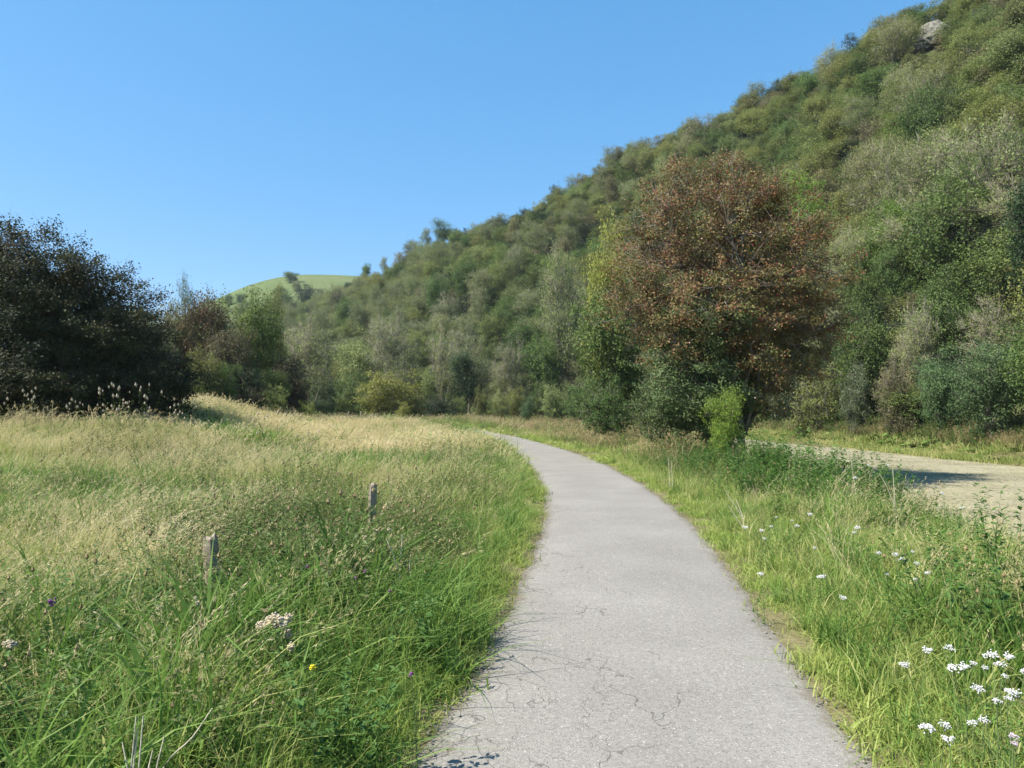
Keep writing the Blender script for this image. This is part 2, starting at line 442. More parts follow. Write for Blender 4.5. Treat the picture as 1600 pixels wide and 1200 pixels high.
# ------------------------------------------------------------------ wooded hillside and far pasture hill
RPX = [(2300, 40, 46), (1900, 70, 52), (1700, 86, 59), (1600, 95, 61), (1530, 100, 60), (1450, 106, 60.6), (1300, 116, 56.5), (1200, 124, 55.5), (1110, 131, 53.0), (1000, 143, 53.6), (920, 152, 50.0), (850, 162, 46.2), (750, 182, 46.0),
       (700, 190, 45.4), (660, 202, 44.6), (600, 226, 43), (560, 247, 43.5), (520, 266, 41.5), (440, 300, 41), (350, 340, 39), (200, 380, 20)]
RID = np.array([(at(a, d), d, z) for a, d, z in RPX])
FOOT = np.array([(33, -18), (30, -4), (29.5, 10), (28.5, 20), (28, 28), (27.5, 35), (27, 45), (26, 54), (24, 63), (19, 73), (11, 82), (4, 88), (-3, 93), (-9, 97), (-15, 102), (-24, 109), (-32, 115), (-42, 124), (-60, 140), (-90, 165), (-130, 195)], float)
SN = len(RID)
def rowat(A, s):
    s = np.atleast_1d(s); return np.stack([np.interp(s, np.arange(SN), A[:, k]) for k in range(A.shape[1])], 1)
def hill(s, t):
    s = np.atleast_1d(s).astype(float); t = np.atleast_1d(t).astype(float)
    f = rowat(FOOT, s); r = rowat(RID, s)
    xy = f * (1 - t[:, None]) + r[:, :2] * t[:, None]
    fz = gh(f[:, 0], f[:, 1])
    up = np.where(t <= 1, t ** 1.06, 1 - .75 * (t - 1) - .5 * (t - 1) ** 2)
    z = fz * 1.0 + (r[:, 2] - fz) * up
    z = z + (vnoise(xy[:, 0], xy[:, 1], 22, 11) - .5) * 7 * np.sin(np.pi * np.clip(t, 0, 1)) + (vnoise(xy[:, 0], xy[:, 1], 8, 12) - .5) * 1.6 * np.clip(t * 6, 0, 1)
    z = np.where(t < 0, fz + t * 30, z)
    return np.stack([xy[:, 0], xy[:, 1], z], 1)
ss = np.linspace(0, SN - 1, 200); tt = np.concatenate([[-.04], np.linspace(0, 1.9, 60)])
SG, TG = np.meshgrid(ss, tt)
HV = hill(SG.ravel(), TG.ravel())
hi_ = np.arange(HV.shape[0]).reshape(len(tt), len(ss))
hq = np.stack([hi_[:-1, 1:], hi_[:-1, :-1], hi_[1:, :-1], hi_[1:, 1:]], -1).reshape(-1, 4)
M['hill'] = ground_mat('wooded_slope', [(.04, .05, .02), (.07, .085, .03), (.11, .105, .05)], .3, bump=.8, dist=.3, fine=2)
tag(link('wooded_hill', mk('wooded_hill', HV, [hq], [M['hill']], smooth=True)), 'steep wooded valley side running away on the right', kind='structure')

M['pasture'] = ground_mat('hill_pasture', [(.075, .105, .035), (.105, .14, .046), (.16, .165, .08)], .03, bump=.2, dist=.5, fine=.35)
def far_hill(x, y):
    cx, cy = -140, 560
    a = (x - cx) / np.where(x < cx, 140, 210); b = (y - cy) / 210
    left = np.where(x < cx, 1.0, .45)
    r = np.sqrt(a ** 2 + b ** 2)
    return 107 * sm(1.12 - r * .72) - 6 + 3 * (vnoise(x, y, 60, 4) - .5) 
fx, fy = np.meshgrid(np.linspace(-560, 260, 90), np.linspace(330, 860, 70))
FZ = far_hill(fx, fy)
fi = np.arange(fx.size).reshape(fx.shape)
fq = np.stack([fi[:-1, :-1], fi[:-1, 1:], fi[1:, 1:], fi[1:, :-1]], -1).reshape(-1, 4)
tag(link('pasture_hill', mk('pasture_hill', np.stack([fx.ravel(), fy.ravel(), FZ.ravel()], 1), [fq], [M['pasture']], smooth=True)), 'distant rounded green pasture hill', kind='structure')

# ------------------------------------------------------------------ tree builder
def tubes(paths, k=5):
    V = []; Fq = []; base = 0
    for pts, rad in paths:
        pts = np.asarray(pts, float); n = len(pts)
        d = np.gradient(pts, axis=0); d /= (np.linalg.norm(d, axis=1)[:, None] + 1e-9)
        ref = np.where(np.abs(d[:, 2:3]) > .9, np.array([[1., 0, 0]]), np.array([[0, 0, 1.]]))
        u = np.cross(d, ref); u /= (np.linalg.norm(u, axis=1)[:, None] + 1e-9); w = np.cross(d, u)
        a = np.arange(k) * 2 * np.pi / k
        ring = pts[:, None, :] + np.asarray(rad)[:, None, None] * (np.cos(a)[None, :, None] * u[:, None, :] + np.sin(a)[None, :, None] * w[:, None, :])
        V.append(ring.reshape(-1, 3))
        i = np.arange(n - 1)[:, None] * k + np.arange(k)[None, :]
        j = np.arange(n - 1)[:, None] * k + (np.arange(k)[None, :] + 1) % k
        Fq.append((np.stack([i, j, j + k, i + k], -1) + base).reshape(-1, 4)); base += n * k
    return np.concatenate(V), np.concatenate(Fq)

def bez(a, b, c, n):
    t = np.linspace(0, 1, n)[:, None]
    return (1 - t) ** 2 * a + 2 * t * (1 - t) * b + t * t * c

def leaves(C, Nrm, size, r, aspect=.6):
    """diamond leaves: centre, normal, size arrays -> verts, quads"""
    n = len(C)
    Nrm = Nrm / (np.linalg.norm(Nrm, axis=1)[:, None] + 1e-9)
    q = r.normal(size=(n, 3)); u = np.cross(Nrm, q); u /= (np.linalg.norm(u, axis=1)[:, None] + 1e-9)
    w = np.cross(Nrm, u); s = size[:, None]
    V = np.stack([C - u * s * .5, C + w * s * aspect * .5 + Nrm * s * .08, C + u * s * .5, C - w * s * aspect * .5 + Nrm * s * .08], 1).reshape(-1, 3)
    return V, np.arange(4 * n).reshape(-1, 4)

def sticks(P0, P1, w0):
    """thin 3-sided spikes"""
    n = len(P0); d = P1 - P0; d /= (np.linalg.norm(d, axis=1)[:, None] + 1e-9)
    u = np.cross(d, np.array([[.3, .2, .9]])); u /= (np.linalg.norm(u, axis=1)[:, None] + 1e-9); w = np.cross(d, u)
    w0 = np.broadcast_to(w0, (n,))[:, None]
    V = np.stack([P0 + u * w0, P0 - u * w0 * .5 + w * w0 * .87, P0 - u * w0 * .5 - w * w0 * .87, P1], 1).reshape(-1, 3)
    b = np.arange(n)[:, None] * 4
    Ft = np.concatenate([b + np.array([[0, 1, 3]]), b + np.array([[1, 2, 3]]), b + np.array([[2, 0, 3]])])
    return V, Ft

def build_tree(name, seed, H, lobes, nclump, nleaf, lsize, csize, trunk_r=.14, stems=1, fork=.25, flat=.55, shell=.5, twigs=3, twl=.6, twr=.008, up=.35,
               lean=0.0, sides=5, limbs=9, spray=1.6, ring=0.0):
    r = np.random.RandomState(seed)
    wts = np.array([l[3] * l[4] * l[5] for l in lobes]); wts = wts / wts.sum()
    k = r.choice(len(lobes), nclump, p=wts)
    L = np.array(lobes)[k]
    d = r.normal(size=(nclump, 3)); d /= np.linalg.norm(d, axis=1)[:, None]
    rad = shell + (1 - shell) * r.rand(nclump) ** .8
    inner = r.rand(nclump) < .22; rad[inner] = r.rand(inner.sum()) ** .5 * shell
    rad *= 1 + np.clip(.09 * r.normal(size=nclump), -.12, .14) * (r.rand(nclump) < .4)
    C = L[:, :3] + d * L[:, 3:6] * rad[:, None]
    C[:, 2] = np.maximum(C[:, 2], .18)
    cen = np.array(lobes)[:, :3].T @ wts
    # limbs
    base_pts = [np.array([0, 0, 0.])] if stems == 1 else [np.array([math.cos(a) * .12 * stems, math.sin(a) * .12 * stems, 0]) for a in np.arange(stems) * 2 * math.pi / stems + .4]
    tgt = [r.randint(nclump)]
    dm = np.linalg.norm(C - C[tgt[0]], axis=1)
    for _ in range(limbs - 1):
        j = dm.argmax(); tgt.append(j); dm = np.minimum(dm, np.linalg.norm(C - C[j], axis=1))
    paths = []; lp = []; lr = []
    top = cen.copy(); top[2] = cen[2] + (H - cen[2]) * .35
    trunks = []
    for b in base_pts:
        tp = top + (r.normal(size=3) * [.25, .25, .1]) * (0 if stems == 1 else 2.5)
        mid = (b + tp) / 2 + r.normal(size=3) * [.12, .12, 0] * H * .08
        pts = bez(b, mid, tp, 9)
        pts[1:-1] += r.normal(size=(7, 3)) * [.02, .02, 0] * H * .3
        rr = np.linspace(1, .28, 9) * trunk_r / math.sqrt(stems); rr[0] *= 1.5
        paths.append((pts, rr)); trunks.append((pts, rr)); lp.append(pts[2:]); lr.append(rr[2:])
    for i, j in enumerate(tgt):
        pts, rr = trunks[i % len(trunks)]
        tg = cen + (C[j] - cen) * .82
        f = fork + (.75 - fork) * r.rand() if tg[2] > cen[2] * .8 else fork * (.7 + .5 * r.rand())
        q = int(np.clip(f * 8, 1, 7)); a = pts[q]
        ml = (a + tg) / 2 + np.array([0, 0, 1]) * np.linalg.norm(tg - a) * .14 + r.normal(size=3) * .06 * np.linalg.norm(tg - a)
        P = bez(a, ml, tg, 9); P[1:-1] += r.normal(size=(7, 3)) * .012 * np.linalg.norm(tg - a) * 1.5
        R_ = np.linspace(rr[q] * .62, trunk_r * .1, 9)
        paths.append((P, R_)); lp.append(P[2:]); lr.append(R_[2:])
    LP = np.concatenate(lp); LR = np.concatenate(lr)
    Vt = []; Ft4 = []; Ft3 = []
    dd = np.linalg.norm(C[:, None] - LP[None], axis=2) + .5 * np.maximum(0, LP[None, :, 2] - C[:, None, 2])
    jj = dd.argmin(1)
    small = []
    for c, j in zip(C, jj):
        a = LP[j]; ln = np.linalg.norm(c - a)
        m_ = (a + c) / 2 + np.array([0, 0, .12]) * ln + r.normal(size=3) * .08 * ln
        small.append((bez(a, m_, c, 5), np.linspace(min(LR[j] * .55, trunk_r * .22), trunk_r * .035 + .003, 5)))
    V1, F1 = tubes(paths, sides + 2); V2, F2 = tubes(small, 3)
    VV = [V1, V2]; FF = [F1, F2 + len(V1)]; nb = len(V1) + len(V2)
    # spray orientation : outward and slightly up
    out = C - cen; out /= (np.linalg.norm(out, axis=1)[:, None] + 1e-9); out[:, 2] += .15
    S0 = np.repeat(C, twigs, 0); dv = np.repeat(out, twigs, 0) * .8 + r.normal(size=S0.shape) * .6
    dv /= np.linalg.norm(dv, axis=1)[:, None]
    S1 = S0 + dv * twl * (.5 + r.rand(len(S0)))[:, None]
    V3, F3 = sticks(S0, S1, twr)
    VV.append(V3); Ft = F3 + nb
    trunk = mk(name + '_trunk', np.concatenate(VV), [np.concatenate(FF), Ft], [M['bark']], smooth=True)
    # leaves : part along twigs, part in gaussian sprays flattened vertically
    n = nclump * nleaf
    ci = np.repeat(np.arange(nclump), nleaf)
    nsub = 4
    sub = r.normal(size=(nclump, nsub, 3)) * [1, 1, flat] * csize * .75
    si = r.randint(nsub, size=n)
    P = C[ci] + sub[ci, si] + r.normal(size=(n, 3)) * [1, 1, flat] * csize * .42
    P += out[ci] * (r.rand(n) ** 1.5 * csize * spray * .55)[:, None]
    P[:, 2] = np.maximum(P[:, 2], .03)
    Nr = r.normal(size=(n, 3)) * .75 + out[ci] * .55 + np.array([0, 0, up])
    sz = lsize * (.65 + .7 * r.rand(n))
    LV, LF = leaves(P, Nr, sz, r, .62)
    clv = r.rand(nclump)
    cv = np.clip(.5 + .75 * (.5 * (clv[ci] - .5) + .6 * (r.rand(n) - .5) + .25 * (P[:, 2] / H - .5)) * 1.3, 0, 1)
    crown = mk(name + '_crown', LV, [LF], [M['green']], cv=cv)
    return trunk, crown, C, P

# lobes: (cx,cy,cz,rx,ry,rz)
def rl(seed, n, W, H, z0, spread=.55):
    r = np.random.RandomState(seed); out = [(0, 0, (z0 + H) / 2, W * .62, W * .62, (H - z0) / 2 * .9)]
    for i in range(n):
        a = r.rand() * 6.28; q = W * spread * (.5 + .5 * r.rand()); zz = z0 + (H - z0) * (.2 + .62 * r.rand())
        s_ = W * (.3 + .22 * r.rand())
        out.append((math.cos(a) * q, math.sin(a) * q, zz, s_, s_, s_ * (.75 + .3 * r.rand())))
    return out

PROTO = {}
def proto(key, *a, **k):
    t, c, _, _ = build_tree(key, *a, **k); PROTO[key] = (t, c)
proto('broad1', 11, 9, rl(1, 7, 3.6, 9, 2.2), 210, 56, .17, .50, flat=.95, trunk_r=.17)
proto('broad2', 12, 9, rl(2, 8, 3.3, 9, 1.8), 210, 56, .17, .50, flat=.95, trunk_r=.16)
proto('broad3', 13, 9, rl(3, 6, 3.9, 8.6, 2.0), 220, 56, .18, .52, flat=.9, trunk_r=.18)
proto('tall1', 14, 11, rl(4, 7, 2.7, 11, 2.5, .45), 200, 54, .17, .48, flat=1.1, trunk_r=.17)
proto('thin1', 15, 10, rl(5, 7, 3.2, 10, 2.2, .7), 210, 36, .16, .50, flat=1.0, trunk_r=.15, twigs=8, twl=.9, twr=.010, shell=.55)
proto('thin2', 16, 10, rl(6, 8, 3.4, 10, 2.0, .7), 210, 30, .16, .50, flat=1.0, trunk_r=.16, twigs=9, twl=1.0, twr=.011, shell=.5)
proto('bare1', 17, 8, rl(7, 6, 3.4, 8, 1.6, .7), 210, 20, .15, .46, trunk_r=.15, twigs=11, twl=.9, twr=.011, shell=.35)
proto('dense1', 18, 7, rl(8, 7, 2.9, 7, .8), 220, 64, .15, .42, flat=.8, trunk_r=.14)
proto('dense2', 19, 7, rl(9, 8, 3.2, 6.6, .6), 220, 64, .15, .42, flat=.8, trunk_r=.14)
proto('shrub1', 20, 3.6, rl(10, 7, 2.2, 3.6, .2), 170, 62, .11, .27, trunk_r=.07, stems=4, limbs=10)
proto('shrub2', 21, 3.4, rl(11, 8, 2.5, 3.3, .1), 180, 60, .11, .27, trunk_r=.07, stems=5, limbs=10)
proto('shrub3', 22, 3.6, rl(12, 7, 2.1, 3.6, .1), 180, 34, .12, .30, trunk_r=.07, stems=5, limbs=10, twigs=8, twl=.5, twr=.008)
PH = dict(broad1=9, broad2=9, broad3=8.8, tall1=11, thin1=10, thin2=10, bare1=8, dense1=7, dense2=7, shrub1=3.6, shrub2=3.4, shrub3=3.6)
PW = dict(broad1=4.6, broad2=4.6, broad3=5.0, tall1=3.5, thin1=4.6, thin2=4.9, bare1=4.6, dense1=3.8, dense2=4.2, shrub1=2.8, shrub2=3.1, shrub3=2.7)

def plant(kind, loc, H, W, leaf, label, cat, group=None, bark='bark', name='tree', rz=None):
    """W = half width in metres"""
    t, c = PROTO[kind]
    o = empty(name, loc, random.uniform(0, 6.28) if rz is None else rz, (W / PW[kind],) * 2 + (H / PH[kind],))
    tag(o, label, cat, group)
    shrub = kind.startswith('shrub')
    a = link('stems' if shrub else 'trunk', t, o); b = link('foliage' if shrub else 'crown', c, o)
    a.material_slots[0].link = 'OBJECT'; a.material_slots[0].material = M[bark]
    b.material_slots[0].link = 'OBJECT'; b.material_slots[0].material = M[leaf]
    return o

# ------------------------------------------------------------------ hillside trees
def darts(n, rmin, seed, fn):
    r = np.random.RandomState(seed); P = []; S = []
    for _ in range(n):
        s = r.rand() * (SN - 1); t = r.rand() ** .9 * 1.06
        q = hill(s, t)[0]
        if P:
            A = np.array(P); dd = ((A - q) ** 2).sum(1)
            if dd.min() < (rmin(s, t)) ** 2: continue
        if not fn(q): continue
        P.append(q); S.append((s, t))
    return np.array(P), np.array(S)

ROCK = hill(5.05 - .4, .955)[0]
def okpos(q):
    px = 800 + q[0] / max(q[1], 1) * F; py = 640 - (q[2] - EYE) / max(q[1], 1) * F
    if q[1] < 8 or px > 1950: return False
    # keep the rock face clear from the camera side
    if abs(px - 1470) < 42 and 48 < py < 150 and q[1] > 70: return False
    return True
HP, HS = darts(9000, lambda s, t: 3.6 if s < 12 else 4.3, 5, okpos)
NH = len(HP)
print('hill trees', NH)
r_ = np.random.RandomState(9)
PXs = 800 + HP[:, 0] / HP[:, 1] * F; PYs = 640 - (HP[:, 2] - EYE) / HP[:, 1] * F
size_rank = HP[:, 1] + np.where((PXs > 1700), 400, 0)
order = np.argsort(size_rank)
zone = vnoise(HP[:, 0], HP[:, 2] * 1.3 + HP[:, 1] * .6, 15, 21)
zone2 = vnoise(HP[:, 0], HP[:, 2] * 1.3 + HP[:, 1] * .6, 9, 31)
kinds_by = {
    'olive': (['broad1', 'broad2', 'broad3', 'dense1'], 'olive', 'bark', 'olive leafy tree'),
    'ash': (['thin1', 'thin2', 'broad2', 'thin1'], 'ash', 'barkpale', 'thin grey-green tree'),
    'green': (['dense1', 'dense2', 'broad3'], 'green', 'bark', 'mid green bushy tree'),
    'dark': (['dense1', 'dense2', 'tall1'], 'dark', 'barkdark', 'dark evergreen tree'),
    'bare': (['bare1', 'thin2'], 'ash', 'barkpale', 'half bare pale tree'),
    'brown': (['broad1', 'thin1'], 'brown', 'bark', 'brownish leafy tree'),
    'lime': (['dense2', 'broad1'], 'lime', 'bark', 'bright green tree'),
    'blue': (['broad3', 'dense2'], 'blue', 'bark', 'bluish green tree'),
}
def pick(z, z2, px, t, u):
    if z2 > .80 and u < .55: return 'lime' if u < .14 else 'green'
    if z2 < .16: return 'dark' if u < .55 else 'green'
    if t < .32 and u > .84: return 'bare'
    if px > 1050:      # right hand part: olive canopy above, greener low down
        if t > .38: return 'olive' if u < .58 else ('ash' if u < .78 else ('green' if u < .93 else 'brown'))
        return 'green' if u < .38 else ('olive' if u < .62 else ('ash' if u < .80 else ('blue' if u < .93 else 'bare')))
    if z > .5: return 'ash' if u < .5 else ('olive' if u < .72 else ('bare' if u < .84 else 'green'))
    return 'green' if u < .34 else ('olive' if u < .56 else ('ash' if u < .78 else ('dark' if u < .88 else 'brown')))
near_w, rest = [], []
def place_words(px, t):
    v = 'at the foot of' if t < .15 else ('low on' if t < .4 else ('halfway up' if t < .7 else ('high on' if t < .92 else 'on the skyline of')))
    h = ('nearest the far pasture hill' if px < 560 else 'above the yellow-green shrub' if px < 670 else 'above the ivy-clad tree' if px < 780 else 'above the path end' if px < 860 else 'just left of the hawthorn' if px < 960 else
         'behind the hawthorn, left half' if px < 1120 else 'behind the hawthorn, right half' if px < 1320 else 'above the riverbed, left part' if px < 1420 else 'under the pale rock' if px < 1520 else 'at the right edge')
    return v, h
stuff_pts = {}
count = 0
for n_, i in enumerate(order):
    q = HP[i]; s, t = HS[i]; px = PXs[i]; u = r_.rand()
    kd = pick(zone[i], zone2[i], px, t, u)
    shapes, leaf, bark, desc = kinds_by[kd]
    kk = shapes[r_.randint(len(shapes))]
    Hh = PH[kk] * r_.uniform(.62, .95); 
    if t < .55 and r_.rand() < .55: Hh *= r_.uniform(1.1, 1.4)
    if t > .9: Hh *= .72
    Ww = PW[kk] * r_.uniform(.72, 1.18) * (.88 if t > .9 else 1)
    hidden = (-60 > px) or px > 1700
    if count < 300 and not hidden:
        v, h = place_words(px, t)
        plant(kk, (q[0], q[1], q[2] - .35), Hh, Ww, leaf, '%s%s %s the slope, %s' % ({'broad1': 'broad ', 'broad2': 'rounded ', 'broad3': 'spreading ', 'tall1': 'narrow ', 'thin2': 'ragged ', 'dense2': 'squat '}.get(kk, ''), desc, v, h), 'tree', 'trees covering the wooded valley side', bark,
              'evergreen_tree' if kd == 'dark' else 'half_bare_tree' if kd == 'bare' else 'hillside_tree')
        count += 1
    else:
        key = (kk, leaf, bark)
        if leaf == 'lime': key = ('dense2', 'green', 'bark')
        stuff_pts.setdefault(key, []).append((q[0], q[1], q[2] - .35, Ww / PW[kk], Hh / PH[kk], r_.rand() * 6.28))
# undergrowth on the slope
UP, US = darts(6500, lambda s, t: (1.9 if t < .12 else 2.7) if s < 12 else 4.2, 8, lambda q: q[1] > 10 and abs(800 + q[0] / q[1] * F - 1462) + abs(640 - (q[2] - EYE) / q[1] * F - 55) > 55)
for i in range(len(UP)):
    q = UP[i]; kk = ['shrub1', 'shrub2', 'shrub3'][r_.randint(3)]; lf = ['olive', 'green', 'ash', 'dark', 'green', 'brown'][r_.randint(6)]
    stuff_pts.setdefault((kk, lf, 'bark'), []).append((q[0], q[1], q[2] - .2, r_.uniform(.8, 1.35), r_.uniform(.8, 1.4), r_.rand() * 6.28))

# ------------------------------------------------------------------ scatter with geometry nodes (for what cannot be counted)
def scatter_group(coll):
    ng = bpy.data.node_groups.new('scatter_' + coll.name, 'GeometryNodeTree')
    ng.interface.new_socket('Geometry', in_out='INPUT', socket_type='NodeSocketGeometry')
    ng.interface.new_socket('Geometry', in_out='OUTPUT', socket_type='NodeSocketGeometry')
    N = ng.nodes.new; L = ng.links.new
    gi = N('NodeGroupInput'); go = N('NodeGroupOutput')
    ci = N('GeometryNodeCollectionInfo'); ci.inputs['Collection'].default_value = coll
    ci.inputs['Separate Children'].default_value = True; ci.inputs['Reset Children'].default_value = True
    iop = N('GeometryNodeInstanceOnPoints'); iop.inputs['Pick Instance'].default_value = True
    def at_(nm, ty):
        a = N('GeometryNodeInputNamedAttribute'); a.data_type = ty; a.inputs['Name'].default_value = nm
        return a.outputs['Attribute']
    L(gi.outputs[0], iop.inputs['Points']); L(ci.outputs[0], iop.inputs['Instance'])
    L(at_('idx', 'INT'), iop.inputs['Instance Index'])
    e2r = N('FunctionNodeEulerToRotation'); L(at_('rot', 'FLOAT_VECTOR'), e2r.inputs[0]); L(e2r.outputs[0], iop.inputs['Rotation'])
    L(at_('scl', 'FLOAT_VECTOR'), iop.inputs['Scale'])
    L(iop.outputs[0], go.inputs[0])
    return ng

def scatter(name, label, meshes, P, rot, scl, idx, kind='stuff', cat=None):
    coll = bpy.data.collections.new('src_' + name)
    for i, me in enumerate(meshes):
        coll.objects.link(bpy.data.objects.new('%s_source_%02d' % (name, i), me))
    me = bpy.data.meshes.new(name)
    P = np.asarray(P, np.float32)
    me.vertices.add(len(P)); me.vertices.foreach_set('co', P.ravel())
    a = me.attributes.new('rot', 'FLOAT_VECTOR', 'POINT'); a.data.foreach_set('vector', np.asarray(rot, np.float32).ravel())
    a = me.attributes.new('scl', 'FLOAT_VECTOR', 'POINT'); a.data.foreach_set('vector', np.asarray(scl, np.float32).ravel())
    a = me.attributes.new('idx', 'INT', 'POINT'); a.data.foreach_set('value', np.asarray(idx, np.int32))
    me.update()
    o = link(name, me)
    md = o.modifiers.new('scatter', 'NODES'); md.node_group = scatter_group(coll)
    tag(o, label, cat, kind='stuff')
    return o

def join_proto(kk, leaf, bark):
    t, c = PROTO[kk]
    def get(me):
        v = np.empty(len(me.vertices) * 3, np.float32); me.vertices.foreach_get('co', v)
        ls = np.empty(len(me.polygons), np.int32); me.polygons.foreach_get('loop_total', ls)
        lv = np.empty(len(me.loops), np.int32); me.loops.foreach_get('vertex_index', lv)
        st = np.concatenate([[0], np.cumsum(ls)[:-1]])
        q = lv[(st[ls == 4][:, None] + np.arange(4))]; tr = lv[(st[ls == 3][:, None] + np.arange(3))]
        return v.reshape(-1, 3), q, tr
    v1, q1, t1 = get(t); v2, q2, _ = get(c)
    cvv = np.empty(len(c.polygons), np.float32); c.attributes['cv'].data.foreach_get('value', cvv)
    nq = len(q1)
    mi = np.concatenate([np.zeros(nq), np.ones(len(q2)), np.zeros(len(t1))])
    cv = np.concatenate([np.zeros(nq), cvv, np.zeros(len(t1))])
    return mk('wood_' + kk + leaf, np.concatenate([v1, v2]), [q1, q2 + len(v1), t1], [M[bark], M[leaf]], mi, cv)
sm_, sp_, sr_, sc_, si_ = [], [], [], [], []
for n_, (key, lst) in enumerate(stuff_pts.items()):
    sm_.append(join_proto(*key))
    for (x, y, z, w, h, a) in lst:
        sp_.append((x, y, z)); sr_.append((0, 0, a)); sc_.append((w, w, h)); si_.append(n_)
scatter('hillside_wood', 'mass of more distant trees and undergrowth filling the wooded slope', sm_, sp_, sr_, sc_, si_)

# rock outcrop high on the hill
def rock_mesh():
    r = np.random.RandomState(3)
    u = np.linspace(0, 2 * np.pi, 29)[:-1]; v = np.linspace(0, np.pi, 15)
    U, Vv = np.meshgrid(u, v)
    D = np.stack([np.cos(U) * np.sin(Vv), np.sin(U) * np.sin(Vv), np.cos(Vv)], -1).reshape(-1, 3)
    pl = r.normal(size=(26, 3)); pl /= np.linalg.norm(pl, axis=1)[:, None]; off = .62 + .35 * r.rand(26)
    dn = D @ pl.T; rr = np.where(dn > .05, off[None] / np.maximum(dn, .05), 9).min(1); rr = np.minimum(rr, 1.25)
    rr *= 1 + .05 * r.normal(size=len(rr))
    P = D * rr[:, None] * [3.0, 2.6, 1.9]
    P[:, 2] += .45 * P[:, 0]
    i = np.arange(15 * 28).reshape(15, 28); j = np.roll(i, -1, 1)
    q = np.stack([i[:-1], i[1:], j[1:], j[:-1]], -1).reshape(-1, 4)
    return mk('rock_outcrop', P, [q], [M['rock']])
M['rock'] = bark_mat('limestone', (.10, .098, .08), (.235, .225, .185), 1.2)
ro = link('rock_outcrop', rock_mesh())
_s, _t = np.meshgrid(np.linspace(3, 6.5, 60), np.linspace(.7, 1.0, 60)); _h = hill(_s.ravel(), _t.ravel())
_e = np.hypot(800 + _h[:, 0] / _h[:, 1] * F - 1472, 640 - (_h[:, 2] - EYE) / _h[:, 1] * F - 52)
ro.location = _h[_e.argmin()] + np.array([-.5, -.8, .3]); ro.rotation_euler = (0, 0, .6)
tag(ro, 'pale limestone rock outcrop bare near the top of the wooded hill', 'rock')

# ------------------------------------------------------------------ trees and shrubs along the foot of the wood
def P_(kind, px, ytop, ybase, d, wpx, leaf, label, cat='tree', bark='bark', name='tree', group=None, sink=.25, ground=None):
    x = at(px, d); z = float(gh(x, d)[0]) if ground is None else ground
    ztop = EYE + (640 - ytop) / F * d
    if ybase is not None: z = max(z, EYE + (640 - ybase) / F * d - .4)
    return plant(kind, (x, d, z - sink), max(.6, ztop - z + sink), wpx / 2 / F * d, leaf, label, cat, group, bark, name)

P_('shrub2', 602, 580, None, 78, 165, 'yellow', 'large rounded yellow-green shrub in front of the wood beyond the meadow', 'shrub', name='shrub')
P_('shrub1', 545, 578, None, 82, 100, 'green', 'mid green shrub touching the left side of the big yellow-green shrub', 'shrub', name='shrub')
P_('shrub1', 632, 628, None, 72, 40, 'yellow', 'small yellowish shrub low in front of the big yellow-green shrub', 'shrub', name='shrub')
P_('tall1', 728, 548, None, 84, 85, 'dark', 'dark ivy-clad tree standing at the wood edge above the end of the path', 'tree', 'barkdark', 'ivy_clad_tree')
P_('shrub2', 690, 620, None, 76, 90, 'dark', 'low dark bluish bush below the ivy-clad tree', 'shrub', name='shrub')
P_('shrub1', 752, 602, None, 74, 34, 'olive', 'narrow olive shrub at right foot of the ivy-clad tree', 'shrub', name='shrub')
P_('shrub2', 783, 612, None, 75, 52, 'ash', 'small pale green shrub beyond where the path disappears', 'shrub', name='shrub')
P_('shrub1', 825, 618, None, 74, 40, 'blue', 'small bluish green shrub between two pale shrubs past the path end', 'shrub', name='shrub')
P_('shrub2', 865, 600, None, 70, 70, 'ash', 'grey-green shrub at the wood edge left of the glossy green bush', 'shrub', name='shrub')
P_('shrub2', 905, 592, None, 64, 85, 'green', 'glossy mid green bush at the wood edge left of the hawthorn', 'shrub', name='shrub')
P_('shrub1', 962, 598, None, 60, 52, 'olive', 'olive bush close to the left of the hawthorn', 'shrub', name='shrub')
P_('shrub3', 1010, 590, None, 50, 80, 'ash', 'thin grey-green shrub just behind the left foot of the hawthorn', 'shrub', name='shrub')
P_('bare1', 615, 470, None, 92, 110, 'ash', 'tall half bare tree with pale trunk above the big yellow-green shrub', 'tree', 'barkpale', 'half_bare_tree')
P_('bare1', 690, 500, None, 92, 80, 'ash', 'slender half bare tree with pale trunk left of the ivy-clad tree', 'tree', 'barkpale', 'half_bare_tree')
P_('bare1', 805, 520, None, 86, 90, 'ash', 'leaning pale dead-looking tree right of the ivy-clad tree', 'tree', 'barkpale', 'half_bare_tree')
P_('thin1', 880, 380, None, 88, 120, 'ash', 'tall thin tree with bare pale stems left of the hawthorn crown', 'tree', 'barkpale', 'half_bare_tree')
P_('dense1', 845, 520, None, 86, 90, 'green', 'bushy mid green tree behind the grey-green wood edge shrub', 'tree')
P_('dense2', 560, 520, None, 96, 120, 'ash', 'pale grey-green tree above the left of the yellow-green shrub', 'tree')
P_('dense1', 930, 480, None, 74, 110, 'green', 'mid green tree behind the left side of the hawthorn', 'tree')
